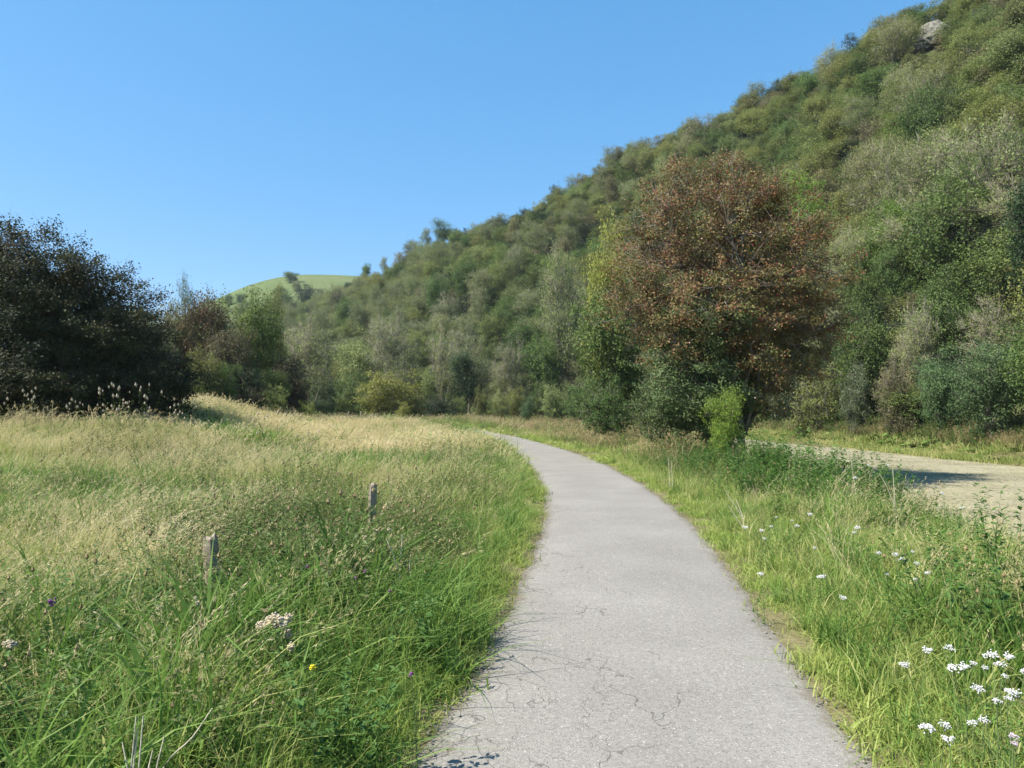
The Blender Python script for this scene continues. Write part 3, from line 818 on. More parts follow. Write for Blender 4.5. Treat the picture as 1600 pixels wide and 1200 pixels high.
for px_, yt_, w_, lf_, lb_ in [(575, 615, 60, 'green', 'low green shrub at the left foot of the big yellow-green shrub'), (655, 612, 60, 'olive', 'olive shrub at the right foot of the big yellow-green shrub'), (715, 618, 60, 'green', 'green shrub covering the foot of the ivy-clad tree'),
                               (765, 620, 55, 'green', 'low green shrub just right of the narrow olive shrub'), (802, 606, 55, 'olive', 'low olive shrub between the pale green and the bluish shrub'), (845, 596, 70, 'green', 'green shrub behind the small bluish green shrub'),
                               (888, 612, 60, 'dark', 'dark low shrub under the glossy green bush'), (932, 606, 70, 'ash', 'grey-green shrub between glossy green bush and olive bush'), (990, 590, 80, 'green', 'green shrub at the wood edge just left of the hawthorn skirt'),
                               (525, 612, 70, 'green', 'green shrub at the left end of the valley wood edge')]:
    P_('shrub2', px_, yt_, None, 79 if px_ < 900 else 62, w_, lf_, lb_, 'shrub', name='shrub')
# yellow-green tree showing at the upper left of the hawthorn, bright green one at its upper right
P_('broad2', 950, 322, None, 40, 125, 'yellow', 'yellow-green tree peeping out at the upper left of the hawthorn crown', 'tree', name='tree')
P_('broad1', 1262, 262, 420, 52, 120, 'lime', 'bright green tree on the slope at the upper right of the hawthorn crown', 'tree', ground=EYE + (640 - 430) / F * 52)
P_('dense1', 955, 455, None, 36, 190, 'green', 'rounded green tree hiding the trunk of the yellow-green tree left of the hawthorn', 'tree')
P_('shrub2', 948, 592, None, 33.5, 120, 'green', 'rounded green shrub at the foot of the trees just left of the hawthorn', 'shrub', name='shrub')
# right hand side, beyond the riverbed
P_('shrub3', 1275, 570, None, 51, 120, 'olive', 'thin olive shrub right behind the hawthorn beside the riverbed', 'shrub', name='shrub')
P_('shrub2', 1335, 570, None, 46, 75, 'silver', 'shrub with pale silvery leaves by the far bank of the riverbed', 'shrub', name='shrub')
P_('shrub1', 1225, 560, None, 58, 90, 'silver', 'shrub with dark leaves and silvery glints under the right of the hawthorn', 'shrub', name='shrub')
P_('shrub3', 1400, 560, None, 42, 90, 'brown', 'brownish thin shrub right of the silvery shrub beyond the riverbed', 'shrub', name='shrub')
P_('dense1', 1420, 600, None, 42, 130, 'green', 'low green bush on the far bank in front of the brownish shrub', 'shrub', name='shrub')
P_('dense2', 1545, 520, None, 35, 190, 'blue', 'large bluish green bush on the far bank at the right edge', 'shrub', name='shrub')
P_('dense1', 1465, 560, None, 39, 110, 'blue', 'bluish green bush left of the largest bluish bush on the far bank', 'shrub', name='shrub')
P_('broad2', 1640, 480, None, 31, 200, 'green', 'green bush cut off by the right edge beyond the riverbed', 'shrub', name='shrub')
P_('bare1', 1440, 455, None, 44, 120, 'ash', 'small dead tree with pale thin trunk above the far bank bushes', 'tree', 'barkpale', 'half_bare_tree')
P_('broad3', 1350, 470, None, 50, 150, 'green', 'green tree right behind the hawthorn at the foot of the slope', 'tree')
P_('thin2', 1560, 170, 420, 52, 230, 'ash', 'large grey-green tree with bare grey branches at the upper right edge', 'tree', 'barkpale', 'half_bare_tree', ground=EYE + (640 - 430) / F * 48)

# left group beyond the meadow
P_('thin2', 285, 425, None, 52, 70, 'blue', 'tall sapling with sparse tufted top in the left tree group', 'tree', name='sapling')
P_('dense1', 318, 458, None, 50, 120, 'red', 'reddish leaved hawthorn in the middle of the left tree group', 'tree', name='small_hawthorn_tree')
P_('bare1', 240, 478, None, 46, 130, 'ash', 'brown twiggy tree next to the big dark thorn bush', 'tree', 'bark', 'half_bare_tree')
P_('broad3', 402, 442, None, 52, 130, 'green', 'tall grey-green tree rounding off the left tree group', 'tree')
P_('broad1', 425, 452, None, 55, 80, 'ash', 'pale green narrow tree top behind the tall grey-green tree', 'tree')
P_('dense2', 358, 500, None, 48, 130, 'purple', 'dark purplish bush below the reddish hawthorn', 'shrub', name='shrub')
P_('shrub1', 320, 540, None, 44, 95, 'olive', 'olive green shrub at the foot of the reddish hawthorn', 'shrub', name='shrub')
P_('shrub2', 300, 580, None, 41, 60, 'olive', 'small olive shrub on the grassy bank end beside the dark thorn bush', 'shrub', name='shrub')
P_('dense2', 452, 545, None, 52, 110, 'purple', 'dark purplish bush at right foot of the tall grey-green tree', 'shrub', name='shrub')
P_('bare1', 482, 482, None, 62, 130, 'ash', 'leafless grey tree with pale trunk between the left group and the wood', 'tree', 'barkpale', 'half_bare_tree')
P_('shrub2', 425, 602, None, 47, 70, 'olive', 'low yellowish olive shrub before the dark purplish bush', 'shrub', name='shrub')
P_('shrub2', 395, 605, None, 46, 60, 'thorn', 'low dark bramble shrub at the foot of the left tree group', 'shrub', name='shrub')
P_('shrub2', 480, 628, None, 50, 40, 'yellow', 'tiny yellowish shrub at the meadow edge below the leafless tree', 'shrub', name='shrub')
P_('shrub1', 505, 590, None, 66, 70, 'dark', 'dark bushy shrub under the leafless grey tree', 'shrub', name='shrub')
P_('shrub2', 500, 618, None, 60, 60, 'blue', 'low bluish shrub in front of the dark shrub under the leafless tree', 'shrub', name='shrub')
P_('broad3', 262, 462, None, 50, 110, 'brown', 'brownish green tree filling behind the dark thorn bush tip', 'tree')
P_('dense2', 215, 462, None, 48, 100, 'olive', 'olive tree rising just behind the right end of the dark thorn bush', 'tree')
for px_, yt_, w_, d_, lf_, lb_ in [(345, 560, 90, 45, 'green', 'low green bush below the reddish small hawthorn, left group'), (385, 570, 80, 47, 'dark', 'dark green bush low between the two purplish bushes'), (270, 560, 90, 43, 'thorn', 'dark low bush at the right tip of the big thorn bush'),
                                  (425, 570, 80, 50, 'green', 'green bush below the tall grey-green tree of the left group'), (465, 590, 70, 53, 'olive', 'olive bush low at the right end of the left group')]:
    P_('dense2', px_, yt_, None, d_, w_, lf_, lb_, 'shrub', name='shrub')
P_('broad3', 480, 440, None, 285, 66, 'dark', 'dark round tree in front of the far pasture hill', 'tree', ground=EYE + (640 - 505) / F * 285)
P_('broad1', 440, 452, None, 290, 70, 'green', 'green tree on the lower flank left of the dark round tree', 'tree', ground=EYE + (640 - 505) / F * 290)
P_('broad2', 520, 440, None, 270, 60, 'ash', 'grey-green tree right of the dark round tree', 'tree', ground=EYE + (640 - 505) / F * 270)
P_('broad2', 375, 472, None, 320, 80, 'ash', 'grey-green tree low on the far flank behind the left group', 'tree', ground=EYE + (640 - 505) / F * 320)
P_('broad2', 330, 448, None, 58, 130, 'ash', 'pale grey-green tree rising behind the reddish hawthorn', 'tree')
P_('broad2', 180, 470, None, 62, 130, 'olive', 'olive tree low behind the right shoulder of the dark thorn bush', 'tree')

# skyline trees standing proud
for px, yt, d, w, k, lf, lb in [(693, 342, 189, 62, 'broad1', 'green', 'bushy skyline tree standing proud in the dip of the ridge'),
                               (664, 352, 193, 30, 'thin1', 'ash', 'thin spindly skyline tree left of the bushy one'),
                               (598, 398, 226, 20, 'thin1', 'ash', 'thin bare-topped skyline tree low on the ridge'),
                               (572, 408, 240, 30, 'broad2', 'green', 'rounded skyline tree nearest the far green hill'),
                               (1098, 184, 131, 22, 'dense1', 'dark', 'small dark skyline tree left of the hawthorn top'),
                               (868, 282, 160, 30, 'dense2', 'dark', 'dark skyline bush halfway along the ridge')]:
    zt = EYE + (640 - yt) / F * d
    plant(k, (at(px, d), d, zt - 7.5), 7.5, w / 2 / F * d, lf, lb, 'tree', None, 'bark', 'skyline_tree')
# scattered scrub on the far pasture hill
rr_ = np.random.RandomState(44)
sc_px = [(452, 428, 20), (440, 436, 16), (428, 442, 22), (414, 448, 20), (462, 440, 14), (470, 452, 14), (436, 452, 20), (484, 440, 6), (395, 456, 18), (375, 462, 18), (500, 452, 14), (355, 462, 14), (410, 462, 22)]
for k, (px, yt, w) in enumerate(sc_px):
    d = 470.0
    best = None
    for dd in np.arange(360, 600, 4):
        z = float(far_hill(np.array(at(px, dd)), np.array(float(dd)))); yy_ = 640 - (z + 5 - EYE) / dd * F
        if best is None or abs(yy_ - yt) < best[0]: best = (abs(yy_ - yt), dd, z)
    d, z = best[1], best[2]
    plant(['dense1', 'dense2', 'broad3'][k % 3], (at(px, d), d, z - 2), 9, w * .95 / F * d, ['green', 'ash', 'blue'][k % 3],
          'scrub tree dotted on the far green hill' , 'tree', 'scrub trees on the far pasture hill', 'bark', 'scrub_tree')

# ------------------------------------------------------------------ the hawthorn with red berries
def hawthorn():
    loc = (7.6, 24.0, float(gh(7.6, 24)[0]) - .1)
    s = 24 / F
    def lb(px, py, rpx, rz=None, dy=0, ry=None):
        rx = rpx * s; return ((px - 1150) * s, dy, EYE + (640 - py) * s - loc[2], rx, (ry or rpx) * s, (rz or rpx) * s)
    lobes = [lb(1130, 420, 150, 130), lb(1080, 330, 95, 70, -.4), lb(1180, 330, 95, 75, .5), lb(1020, 450, 75, 75, -.6), lb(1245, 430, 80, 95, -.3), lb(1110, 500, 120, 90, -1.3),
             lb(1230, 510, 85, 75, .2), lb(985, 480, 45, 50, .4), lb(1290, 480, 38, 50, .4), lb(1060, 290, 45, 32), lb(1140, 280, 55, 32), lb(1210, 300, 40, 30), lb(1160, 430, 110, 90, 1.8),
             lb(1170, 580, 105, 62, -.9), lb(1070, 540, 85, 65, 0), lb(1260, 540, 65, 60, .8), lb(1150, 520, 130, 80, .8), lb(1230, 570, 70, 50, 0), lb(1110, 580, 60, 50, .6), lb(1000, 390, 50, 50), lb(1260, 360, 45, 45)]
    t, c, C, P = build_tree('hawthorn', 101, 9.5, lobes, 1000, 140, .08, .30, trunk_r=.24, stems=3, fork=.2, twigs=5, twl=.75, twr=.007, limbs=22, spray=2.0, flat=.6, shell=.5, up=.5)
    o = empty('hawthorn_tree', loc); tag(o, 'large hawthorn heavy with red-brown berries beside the path, bare riverbed behind', 'tree')
    a = link('trunk', t, o); t.materials[0] = M['bark']
    r = np.random.RandomState(5)
    b = link('crown', c, o); c.materials[0] = M['haw']
    # berries
    n = 15000; sel = r.choice(len(P), n); B = P[sel] + r.normal(size=(n, 3)) * .05
    V, Fq = leaves(B, r.normal(size=(n, 3)), .035 + .02 * r.rand(n), r, .9)
    bb = link('berries', mk('berries', V, [Fq], [M['berry']], cv=r.rand(n)), o); bb['kind'] = 'stuff'
    # green lower skirt on the left, towards the ground
    lob2 = [lb(1085, 615, 70, 60, -1.3), lb(1060, 610, 75, 75, -1.0), lb(1030, 640, 50, 50, -.8),  lb(1080, 570, 62, 70, -.9), lb(1060, 650, 45, 50, -.6), lb(1110, 650, 55, 45, -.6), lb(1050, 600, 42, 50, -.3), lb(1150, 630, 60, 50, .6), lb(1090, 520, 62, 45, -1.6)]
    t2, c2, _, P2 = build_tree('hawthorn_skirt', 103, 4.5, lob2, 380, 130, .078, .26, trunk_r=.07, stems=5, twigs=4, twl=.5, twr=.006, limbs=12, spray=1.6)
    s1 = link('lower_stems', t2, o); s2 = link('lower_foliage', c2, o); c2.materials[0] = M['hawgreen']
    s2['label'] = 'green lower leaves of the hawthorn'
    return o
hawthorn()
el = P_('dense1', 1133, 606, 712, 20.3, 92, 'lime', 'bright fresh green elder bush at the foot of the hawthorn trunk', 'shrub', name='shrub')

# ------------------------------------------------------------------ the big dark thorn bush on the left
def thorn():
    d = 25.0; s = d / F; bx = at(60, d); loc = (bx, d, float(gh(bx, d)[0]) - .2)
    def lb(px, py, rpx, rz=None, dy=0):
        return ((px - 60) * s, dy, EYE + (640 - py) * s - loc[2], rpx * s, rpx * s, (rz or rpx) * s)
    lobes = [lb(20, 460, 120, 105), lb(70, 480, 95, 100, -.5), lb(-60, 480, 120, 120, 1), lb(-10, 395, 60, 45), lb(55, 400, 50, 45, .4), lb(100, 440, 45, 40, .3), lb(140, 535, 80, 75, .5), lb(190, 560, 62, 65, 1.4),
             lb(100, 590, 95, 60, -.8), lb(215, 590, 58, 50, 1.2), lb(240, 610, 42, 34, .6), lb(205, 620, 70, 40, .6), lb(60, 500, 140, 110, 2.5), lb(150, 590, 110, 60, 2.5), lb(230, 600, 50, 45, 2.2), lb(60, 600, 150, 60, 0), lb(80, 520, 120, 90, .8), lb(10, 590, 100, 60, -1), lb(-80, 590, 100, 60, 0), lb(160, 605, 60, 35, .2)]
    t, c, C, P = build_tree('thorn', 111, 7.5, lobes, 1500, 150, .088, .32, trunk_r=.2, stems=5, fork=.15, twigs=5, twl=.7, twr=.007, limbs=24, spray=1.9, flat=.6)
    o = empty('thorn_bush', loc); tag(o, 'big dark thorn bush in its own shade at the left edge of the meadow', 'bush')
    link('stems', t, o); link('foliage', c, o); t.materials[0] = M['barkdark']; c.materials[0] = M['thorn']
thorn()
# hedge continues to the left, out of frame, casting the shade the photograph shows
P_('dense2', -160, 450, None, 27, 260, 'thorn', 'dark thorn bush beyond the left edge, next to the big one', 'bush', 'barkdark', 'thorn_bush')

# ------------------------------------------------------------------ grass tufts and weeds (sources for scattering)
def blades(r, n, h0, h1, w, rad, lean, curl, dirx=0.0):
    """returns V, quads, tris, cv"""
    b = r.normal(size=(n, 2)) * rad; h = r.uniform(h0, h1, n); az = r.rand(n) * 6.28
    ln = np.abs(r.normal(size=n)) * lean; dx = np.cos(az) * ln + dirx; dy = np.sin(az) * ln
    ts = np.array([0, .35, .72, 1.0]); P = []
    for t in ts:
        k = t + curl * t * t
        P.append(np.stack([b[:, 0] + dx * h * k * t, b[:, 1] + dy * h * k * t, h * (t - .32 * curl * t ** 3 * np.minimum(1, np.hypot(dx, dy) * 1.6))], 1))
    fa = r.rand(n) * 6.28; sd_ = np.stack([np.cos(fa), np.sin(fa), np.zeros(n)], 1)
    ww = w * (.6 + .8 * r.rand(n))[:, None]
    ring = [P[0] - sd_ * ww * .5, P[0] + sd_ * ww * .5, P[1] - sd_ * ww * .5, P[1] + sd_ * ww * .5, P[2] - sd_ * ww * .34, P[2] + sd_ * ww * .34, P[3]]
    V = np.stack(ring, 1).reshape(-1, 3); o = np.arange(n)[:, None] * 7
    Q = np.concatenate([o + np.array([[0, 1, 3, 2]]), o + np.array([[2, 3, 5, 4]])]); Tr = o + np.array([[4, 5, 6]])
    c = r.rand(n)
    return V, Q, Tr, np.concatenate([c, c]), c, P[3], P[2]

def compose(name, parts, mats):
    """parts: list of (V, Q or None, T or None, cvQ, cvT, mat index)"""
    V = []; Q = []; Tt = []; cq = []; ct = []; mq = []; mt = []; b = 0
    for (v, q, t, a, c, m) in parts:
        V.append(v)
        if q is not None: Q.append(q + b); cq.append(a); mq.append(np.full(len(q), m))
        if t is not None: Tt.append(t + b); ct.append(c); mt.append(np.full(len(t), m))
        b += len(v)
    fs = []; cv = []; mi = []
    if Q: fs.append(np.concatenate(Q)); cv += cq; mi += mq
    if Tt: fs.append(np.concatenate(Tt)); cv += ct; mi += mt
    return mk(name, np.concatenate(V), fs, mats, np.concatenate(mi), np.concatenate(cv))

def seedheads(r, tips, below, ln, w, k=9):
    """loose panicle: little spikelets along the last part of every stalk"""
    n = len(tips); d = np.repeat(tips - below, k, 0); d /= (np.linalg.norm(d, axis=1)[:, None] + 1e-9)
    L_ = ln * (.6 + .8 * np.repeat(r.rand(n), k))[:, None]
    t = r.rand(n * k)[:, None]; C = np.repeat(tips, k, 0) - d * L_ * t + r.normal(size=(n * k, 3)) * w * (.6 + 2.2 * t)
    dd = d + r.normal(size=d.shape) * .35; dd /= np.linalg.norm(dd, axis=1)[:, None]
    s_ = np.cross(dd, r.normal(size=d.shape)); s_ /= (np.linalg.norm(s_, axis=1)[:, None] + 1e-9)
    q = w * (2.2 + 2.5 * r.rand(n * k))[:, None]
    V = np.stack([C - dd * q, C + s_ * w * .55, C + dd * q, C - s_ * w * .55], 1).reshape(-1, 3)
    return V, np.arange(len(V)).reshape(-1, 4), r.rand(n * k)

def g_lush(seed, n=46, h=(.22, .5), w=.009, rad=.07):
    r = np.random.RandomState(seed); V, Q, T_, a, c, _, _ = blades(r, n, h[0], h[1], w, rad, .42, .8, .08)
    return compose('lush_tuft', [(V, Q, T_, a, c, 0)], [M['lush']])
def g_short(seed, mat='short'):
    r = np.random.RandomState(seed); V, Q, T_, a, c, _, _ = blades(r, 80, .035, .12, .007, .075, .6, .5, .05)
    return compose('short_tuft', [(V, Q, T_, a, c, 0)], [M[mat]])
def g_mid(seed):
    r = np.random.RandomState(seed); V, Q, T_, a, c, _, _ = blades(r, 60, .10, .34, .008, .10, .5, .8, .04)
    return compose('mid_tuft', [(V, Q, T_, a, c, 0)], [M['short']])
def g_field(seed, far=False):
    r = np.random.RandomState(seed)
    V, Q, T_, a, c, _, _ = blades(r, 44 if not far else 60, .2, .5, .008 if not far else .022, .1 if not far else .28, .4, .7, .12)
    return compose('field_tuft', [(V, Q, T_, a, c, 0)], [M['field']])
def g_straw(seed, far=False, mat='straw'):
    r = np.random.RandomState(seed)
    n = 16 if not far else 34
    V, Q, T_, a, c, tip, bel = blades(r, n, .45, .85, .0035 if not far else .011, .09 if not far else .3, .22, .6, .22)
    SV, SQ, sc = seedheads(r, tip, bel, .15 if not far else .18, .0042 if not far else .012, 10 if not far else 5)
    return compose('straw_tuft', [(V, Q, T_, a, c, 0), (SV, SQ, None, sc, None, 0)], [M[mat]])
def g_weed(seed, H=.6, leafm='weedleaf', heads=True, ls=.055, nst=10, nl=24, headm='weedhead', hs=.012, rad=.12):
    r = np.random.RandomState(seed)
    b = np.concatenate([r.normal(size=(nst, 2)) * rad, np.zeros((nst, 1))], 1)
    tip = b + np.concatenate([r.normal(size=(nst, 2)) * H * .22 + [[.05, 0]], (H * r.uniform(.6, 1.1, nst))[:, None]], 1)
    V, T_ = sticks(b, tip, .0045)
    parts = [(V, None, T_, None, np.full(len(T_), .8), 0)]
    tt_ = r.rand(nst, nl) ** .8; base = b[:, None] + (tip - b)[:, None] * tt_[..., None]
    base = base.reshape(-1, 3); n = len(base); az = r.rand(n) * 6.28
    dv = np.stack([np.cos(az), np.sin(az), r.uniform(-.2, .7, n)], 1); sz = ls * (1.25 - .7 * tt_.ravel()) * r.uniform(.6, 1.3, n)
    tipp = base + dv * sz[:, None]; mid = (base + tipp) / 2 + np.array([0, 0, .12]) * sz[:, None]
    sdv = np.stack([-np.sin(az), np.cos(az), np.zeros(n)], 1) * sz[:, None] * .26
    LV = np.stack([base, mid + sdv, tipp, mid - sdv], 1).reshape(-1, 3)
    parts.append((LV, np.arange(4 * n).reshape(-1, 4), None, r.rand(n), None, 0))
    if heads:
        hp = tip[::(1 if headm == 'fluff' else 3)]
        m = len(hp); dirs = np.array([[1, 0, 0], [0, 1, 0], [-1, 0, 0], [0, -1, 0], [0, 0, 1.9], [0, 0, -1.5]]) * hs
        HVv = (hp[:, None] + dirs[None] * r.uniform(.6, 1.2, (m, 1, 1))).reshape(-1, 3); o = np.arange(m)[:, None] * 6
        tr = np.concatenate([o + np.array([q]) for q in [[0, 1, 4], [1, 2, 4], [2, 3, 4], [3, 0, 4], [1, 0, 5], [2, 1, 5], [3, 2, 5], [0, 3, 5]]])
        parts.append((HVv, None, tr, None, r.rand(len(tr)), 1))
    return compose('weed_tuft', parts, [M[leafm], M[headm]])
def g_broad(seed):
    r = np.random.RandomState(seed); V = []; Ff = []; n = 9; k = 9
    T_ = []; vs = []
    for i in range(n):
        a0 = r.rand() * 6.28; R0 = r.uniform(.12, .26); cx, cy = r.normal(size=2) * .3; cz = r.uniform(.18, .4)
        tilt = r.normal(size=2) * .35
        ring = []
        for j in range(k):
            a = a0 + j * 2 * math.pi / k; q = R0 * (1 + .12 * r.normal()) * (.55 if j == 0 else 1)
            x_, y_ = math.cos(a) * q, math.sin(a) * q; ring.append((cx + x_, cy + y_, cz + x_ * tilt[0] + y_ * tilt[1] + .05 * r.rand()))
        o = len(vs); vs.append((cx, cy, cz - .05)); vs += ring
        T_ += [(o, o + 1 + j, o + 1 + (j + 1) % k) for j in range(k)]
    T_ = np.array(T_); cvf = np.repeat(r.rand(n), k)
    return compose('butterbur_clump', [(np.array(vs), None, T_, None, cvf, 0)], [M['butter']])

S_LUSH = [g_lush(i) for i in (1, 2, 3, 4)] + [g_lush(5, 34, (.35, .7), .012, .09)]
S_SHORT = [g_short(i) for i in (11, 12, 13)]
S_MID = [g_mid(i) for i in (14, 15, 16)]
S_FIELD = [g_field(i) for i in (21, 22, 23)]
S_FIELDF = [g_field(i, True) for i in (24, 25, 26)]
S_STRAW = [g_straw(i) for i in (31, 32, 33, 34)]
S_STRAWF = [g_straw(i, True) for i in (35, 36, 37)]
S_RED = [g_straw(i, True, 'redgrass') for i in (38, 39)]
S_WEED = [g_weed(i) for i in (41, 42, 43)]
S_NETTLE = [g_weed(i, .8, 'nettle', False, .075, 9, 30) for i in (51, 52)] + [g_weed(53, .75, 'nettle', True, .085, 8, 20, 'weedhead', .015)]
S_FLUFF = [g_weed(i, .95, 'weedleaf', True, .05, 9, 10, 'fluff', .022, .2) for i in (61, 62)]
S_BUTTER = [g_broad(i) for i in (71, 72, 73)]

# candidate points over the meadow, denser near the camera
def candidates(y0, y1, dens, seed, xmax=40, xmin=-60):
    r = np.random.RandomState(seed)
    w0 = lambda y: .86 * y + 2.5
    n = int(dens * (w0(y0) + w0(y1)) * (y1 - y0))
    y = y0 + (y1 - y0) * r.rand(n); y = y0 + (y1 - y0) * np.sqrt((r.rand(n) * ((w0(y1) / w0(y0)) ** 2 - 1) + 1)) / (w0(y1) / w0(y0)) if False else y
    x = r.uniform(-1, 1, n) * w0(y1)
    k = (np.abs(x) < w0(y)) & (x < xmax) & (x > xmin)
    return x[k], y[k], r
bands = [(1.0, 6, 95, 1.0), (6, 12, 60, 1.0), (12, 22, 30, 1.08), (22, 40, 10, 1.0), (40, 75, 4.5, 1.15), (75, 105, 2.0, 1.4)]
acc = {k: [] for k in ['lush', 'short', 'field', 'straw', 'weed', 'nettle', 'fluff', 'butter', 'red', 'fieldf', 'strawf', 'mid']}
def blob(x, y, cx, cy, rx, ry):
    return np.exp(-(((x - cx) / rx) ** 2 + ((y - cy) / ry) ** 2))
for bi, (y0, y1, dens, sc) in enumerate(bands):
    x, y, r = candidates(y0, y1, dens, 200 + bi)
    pd, side = path_dist(x, y)
    e1 = np.interp(y, E1Y, E1X); e2 = np.interp(y, E2Y, E2X)
    bed = (x > e1 - .5 + vnoise(x, y, 1.5, 6) * .8) & (x < e2 + .5)
    edge_in = .02 + .10 * vnoise(x, y, .5, 9)
    ok = (pd > edge_in) & ~bed
    ok &= ~((np.hypot(x - at(60, 25), y - 25) < 3.2))
    x, y, pd, side = x[ok], y[ok], pd[ok], side[ok]
    e1, e2 = e1[ok], e2[ok]
    n = len(x); u = r.rand(n)
    z = gh(x, y, pd)
    n1 = vnoise(x, y, 2.2, 41); n2 = vnoise(x, y, .9, 42); n3 = vnoise(x, y, 5, 43)
    left = side < 0
    # probabilities per kind
    W = {k: np.zeros(n) for k in acc}
    farb = y1 > 22
    fk, sk = ('fieldf', 'strawf') if farb else ('field', 'straw')
    e = pd
    vg = np.exp(-(e / 1.0) ** 2)
    # left meadow
    W['short'] += left * 4.0 * (e < .38) 
    W['lush'] += left * (e > .12) * (1.6 * np.exp(-((e - .8) / .75) ** 2) * (e > .2) + .22 + .9 * sm((7 - y) / 4) * (.4 + n1))
    grn = blob(x, y, -6.1, 11, 1.3, 1.2) + blob(x, y, -4.4, 18.7, 1.9, 1.5) + .8 * blob(x, y, -8.8, 13.5, 1.2, 1) + .6 * blob(x, y, -3.6, 26, 2.5, 1.0)
    W['lush'] += left * grn * 5 + left * 1.3 * sm((.42 - n3) / .15) * (y < 40)
    W['weed'] += left * 1.2 * sm((vnoise(x, y, 3.1, 61) - .66) / .12) * (e > .8) * (y > 10)
    patch = vnoise(x + .6 * y, y * 1.6, 4.2, 88); patch2 = vnoise(x, y, 1.7, 89)
    W[sk] *= np.where(left, .12 + 1.9 * sm((.62 * patch + .38 * patch2 - .36) / .26), 1)
    W['mid'] += left * 1.1 * sm((.5 - patch) / .2) * (y < 40)
    W[sk] *= 1 - .93 * np.clip(grn * 1.3, 0, 1) * left
    W[sk] += left * (e > .6) * .45 * sm((n1 - .35) / .3) * sm((8 - y) / 3)
    W[fk] += left * (e > .5) * (1.0 + .6 * n2) * (1 - .75 * np.clip(grn, 0, 1))
    strawy = (.25 + 1.1 * sm((e - 1.0) / 1.5)) * (.08 + 1.0 * sm((n1 * .5 + n3 * .5 - .25) / .4)) * (.35 + .65 * sm((y - 5) / 6)) * (.7 + 2.2 * sm((y - 13) / 8))
    W[sk] += left * (e > .45) * strawy * (1 - np.clip(grn, 0, .93))
    wd = 3.6 * blob(x, y, -2.6, 8.6, 1.2, 1.4) + 3.0 * blob(x, y, -2.0, 6.0, .8, .9) + 1.2 * blob(x, y, -1.2, 7.4, .5, 1.2) + .9 * blob(x, y, -3.6, 4.8, 1.2, .8) + .8 * sm((n1 - .68) / .2) * (y < 22) + .35 * sm((7.0 - y) / 2) * n2 * (x < -1.2) + .9 * blob(x, y, -.9, 12, .6, 2.5)
    W[sk] += left * (e > .7) * .55 * (y < 7) * n2 + left * (e > .5) * 1.1 * sm((-x - 2.4) / 1.2) * sm((15 - y) / 3) * sm((y - 3.6) / 3.5) * (.1 + 1.2 * n2 * n1)
    W['mid'] += left * (e > .15) * (2.2 * np.exp(-((e - .5) / .5) ** 2) + .5 * (y < 14) * n1)
    wb = np.clip(blob(x, y, -2.6, 8.6, 1.2, 1.4) + blob(x, y, -2.0, 6.0, .8, .9) + .6 * blob(x, y, -3.3, 4.6, 1.1, .7), 0, 1)
    for kk_ in (sk, fk, 'mid'): W[kk_] *= np.where(left, 1 - .75 * wb, 1)
    W['weed'] += left * wd * (e > .55)
    W['nettle'] += left * 1.2 * wb * (e > .6)
    W['nettle'] += left * (.5 * sm((7 - y) / 3) * (n1 > .45) + .25 * (n3 > .65) + .7 * blob(x, y, -2.4, 7.0, .9, .9) + .3 * blob(x, y, -3.4, 4.4, 1.0, .7)) * (e > .6)
    W['fluff'] += left * (1.3 * blob(x, y, -9.5, 21.5, 2.2, .8) * (n2 > .4) + .8 * blob(x, y, -15.5, 20.5, 2.4, 1.0) * (n2 > .5)) 
    
    # right verge
    R = ~left
    W['short'] += R * (3.4 * (e < .5) + 1.2 * np.exp(-((e - .7) / .5) ** 2))
    W['mid'] += R * (e > .1) * (1.6 + 1.4 * (y < 12))
    W['lush'] += R * (e > .15) * (.4 * np.exp(-((e - 1.2) / .9) ** 2) + .55 * (y < 12) + .25)
    W[fk] += R * (e > .3) * (1.1 + .3 * n2)
    W[sk] += R * (e > .8) * (.14 + .4 * n1 * (y < 13)) * np.where(x > 6, .35, 1)
    W['weed'] += R * (e > .7) * (.3 + 1.0 * sm((n3 - .45) / .3)) * (y > 9) + R * (e > 1.0) * .12 * (y <= 9)
    W['nettle'] += R * (e > 1.0) * (4.5 * blob(x, y, 6.2, 17.5, 1.9, 4.0) + 2.0 * blob(x, y, 4.6, 13.5, .8, 1.6) + .15)
    W['red'] += R * (e > 1.0) * (y > 20) * (1.6 * n1)
    # strip beyond the riverbed
    fb = x > e2
    for k in W: W[k] = np.where(fb, 0, W[k])
    W['butter'] += fb * 1.7 * (n1 > .42) * (x < e2 + 2.2)
    W['nettle'] += fb * .8; W['fieldf' if farb else 'field'] += fb * .9; W['weed'] += fb * .7
    keys = list(W); WM = np.stack([W[k] for k in keys], 1); tot = WM.sum(1)
    WM /= np.maximum(tot, 1e-6)[:, None]
    ch = (WM.cumsum(1) < u[:, None]).sum(1); ch = np.minimum(ch, len(keys) - 1)
    # near the riverbed rim only short dry growth
    rim = np.clip((e1 - x) / 1.8, 0, 1); rim = np.where(x > e2, 1, rim)
    hs = sc * (.62 + .38 * sm(e / 1.4)) * (.3 + .7 * rim)
    hs *= np.where(left, 1.0, .8 - .42 * sm((x - 5.2) / 3) * (y < 13) - .25 * sm((x - 7) / 2))
    hs *= .50 + .38 * n2 + .38 * vnoise(x, y, .45, 77) + .38 * vnoise(x, y, 2.6, 78)
    hs *= 1 - .62 * blob(x, y, -2.25, 5.2, .35, .5) - .25 * blob(x, y, -1.65, 8.1, .35, .5)
    hs *= 1 + .35 * blob(x, y, 6.6, 15.5, 1.6, 3.5)
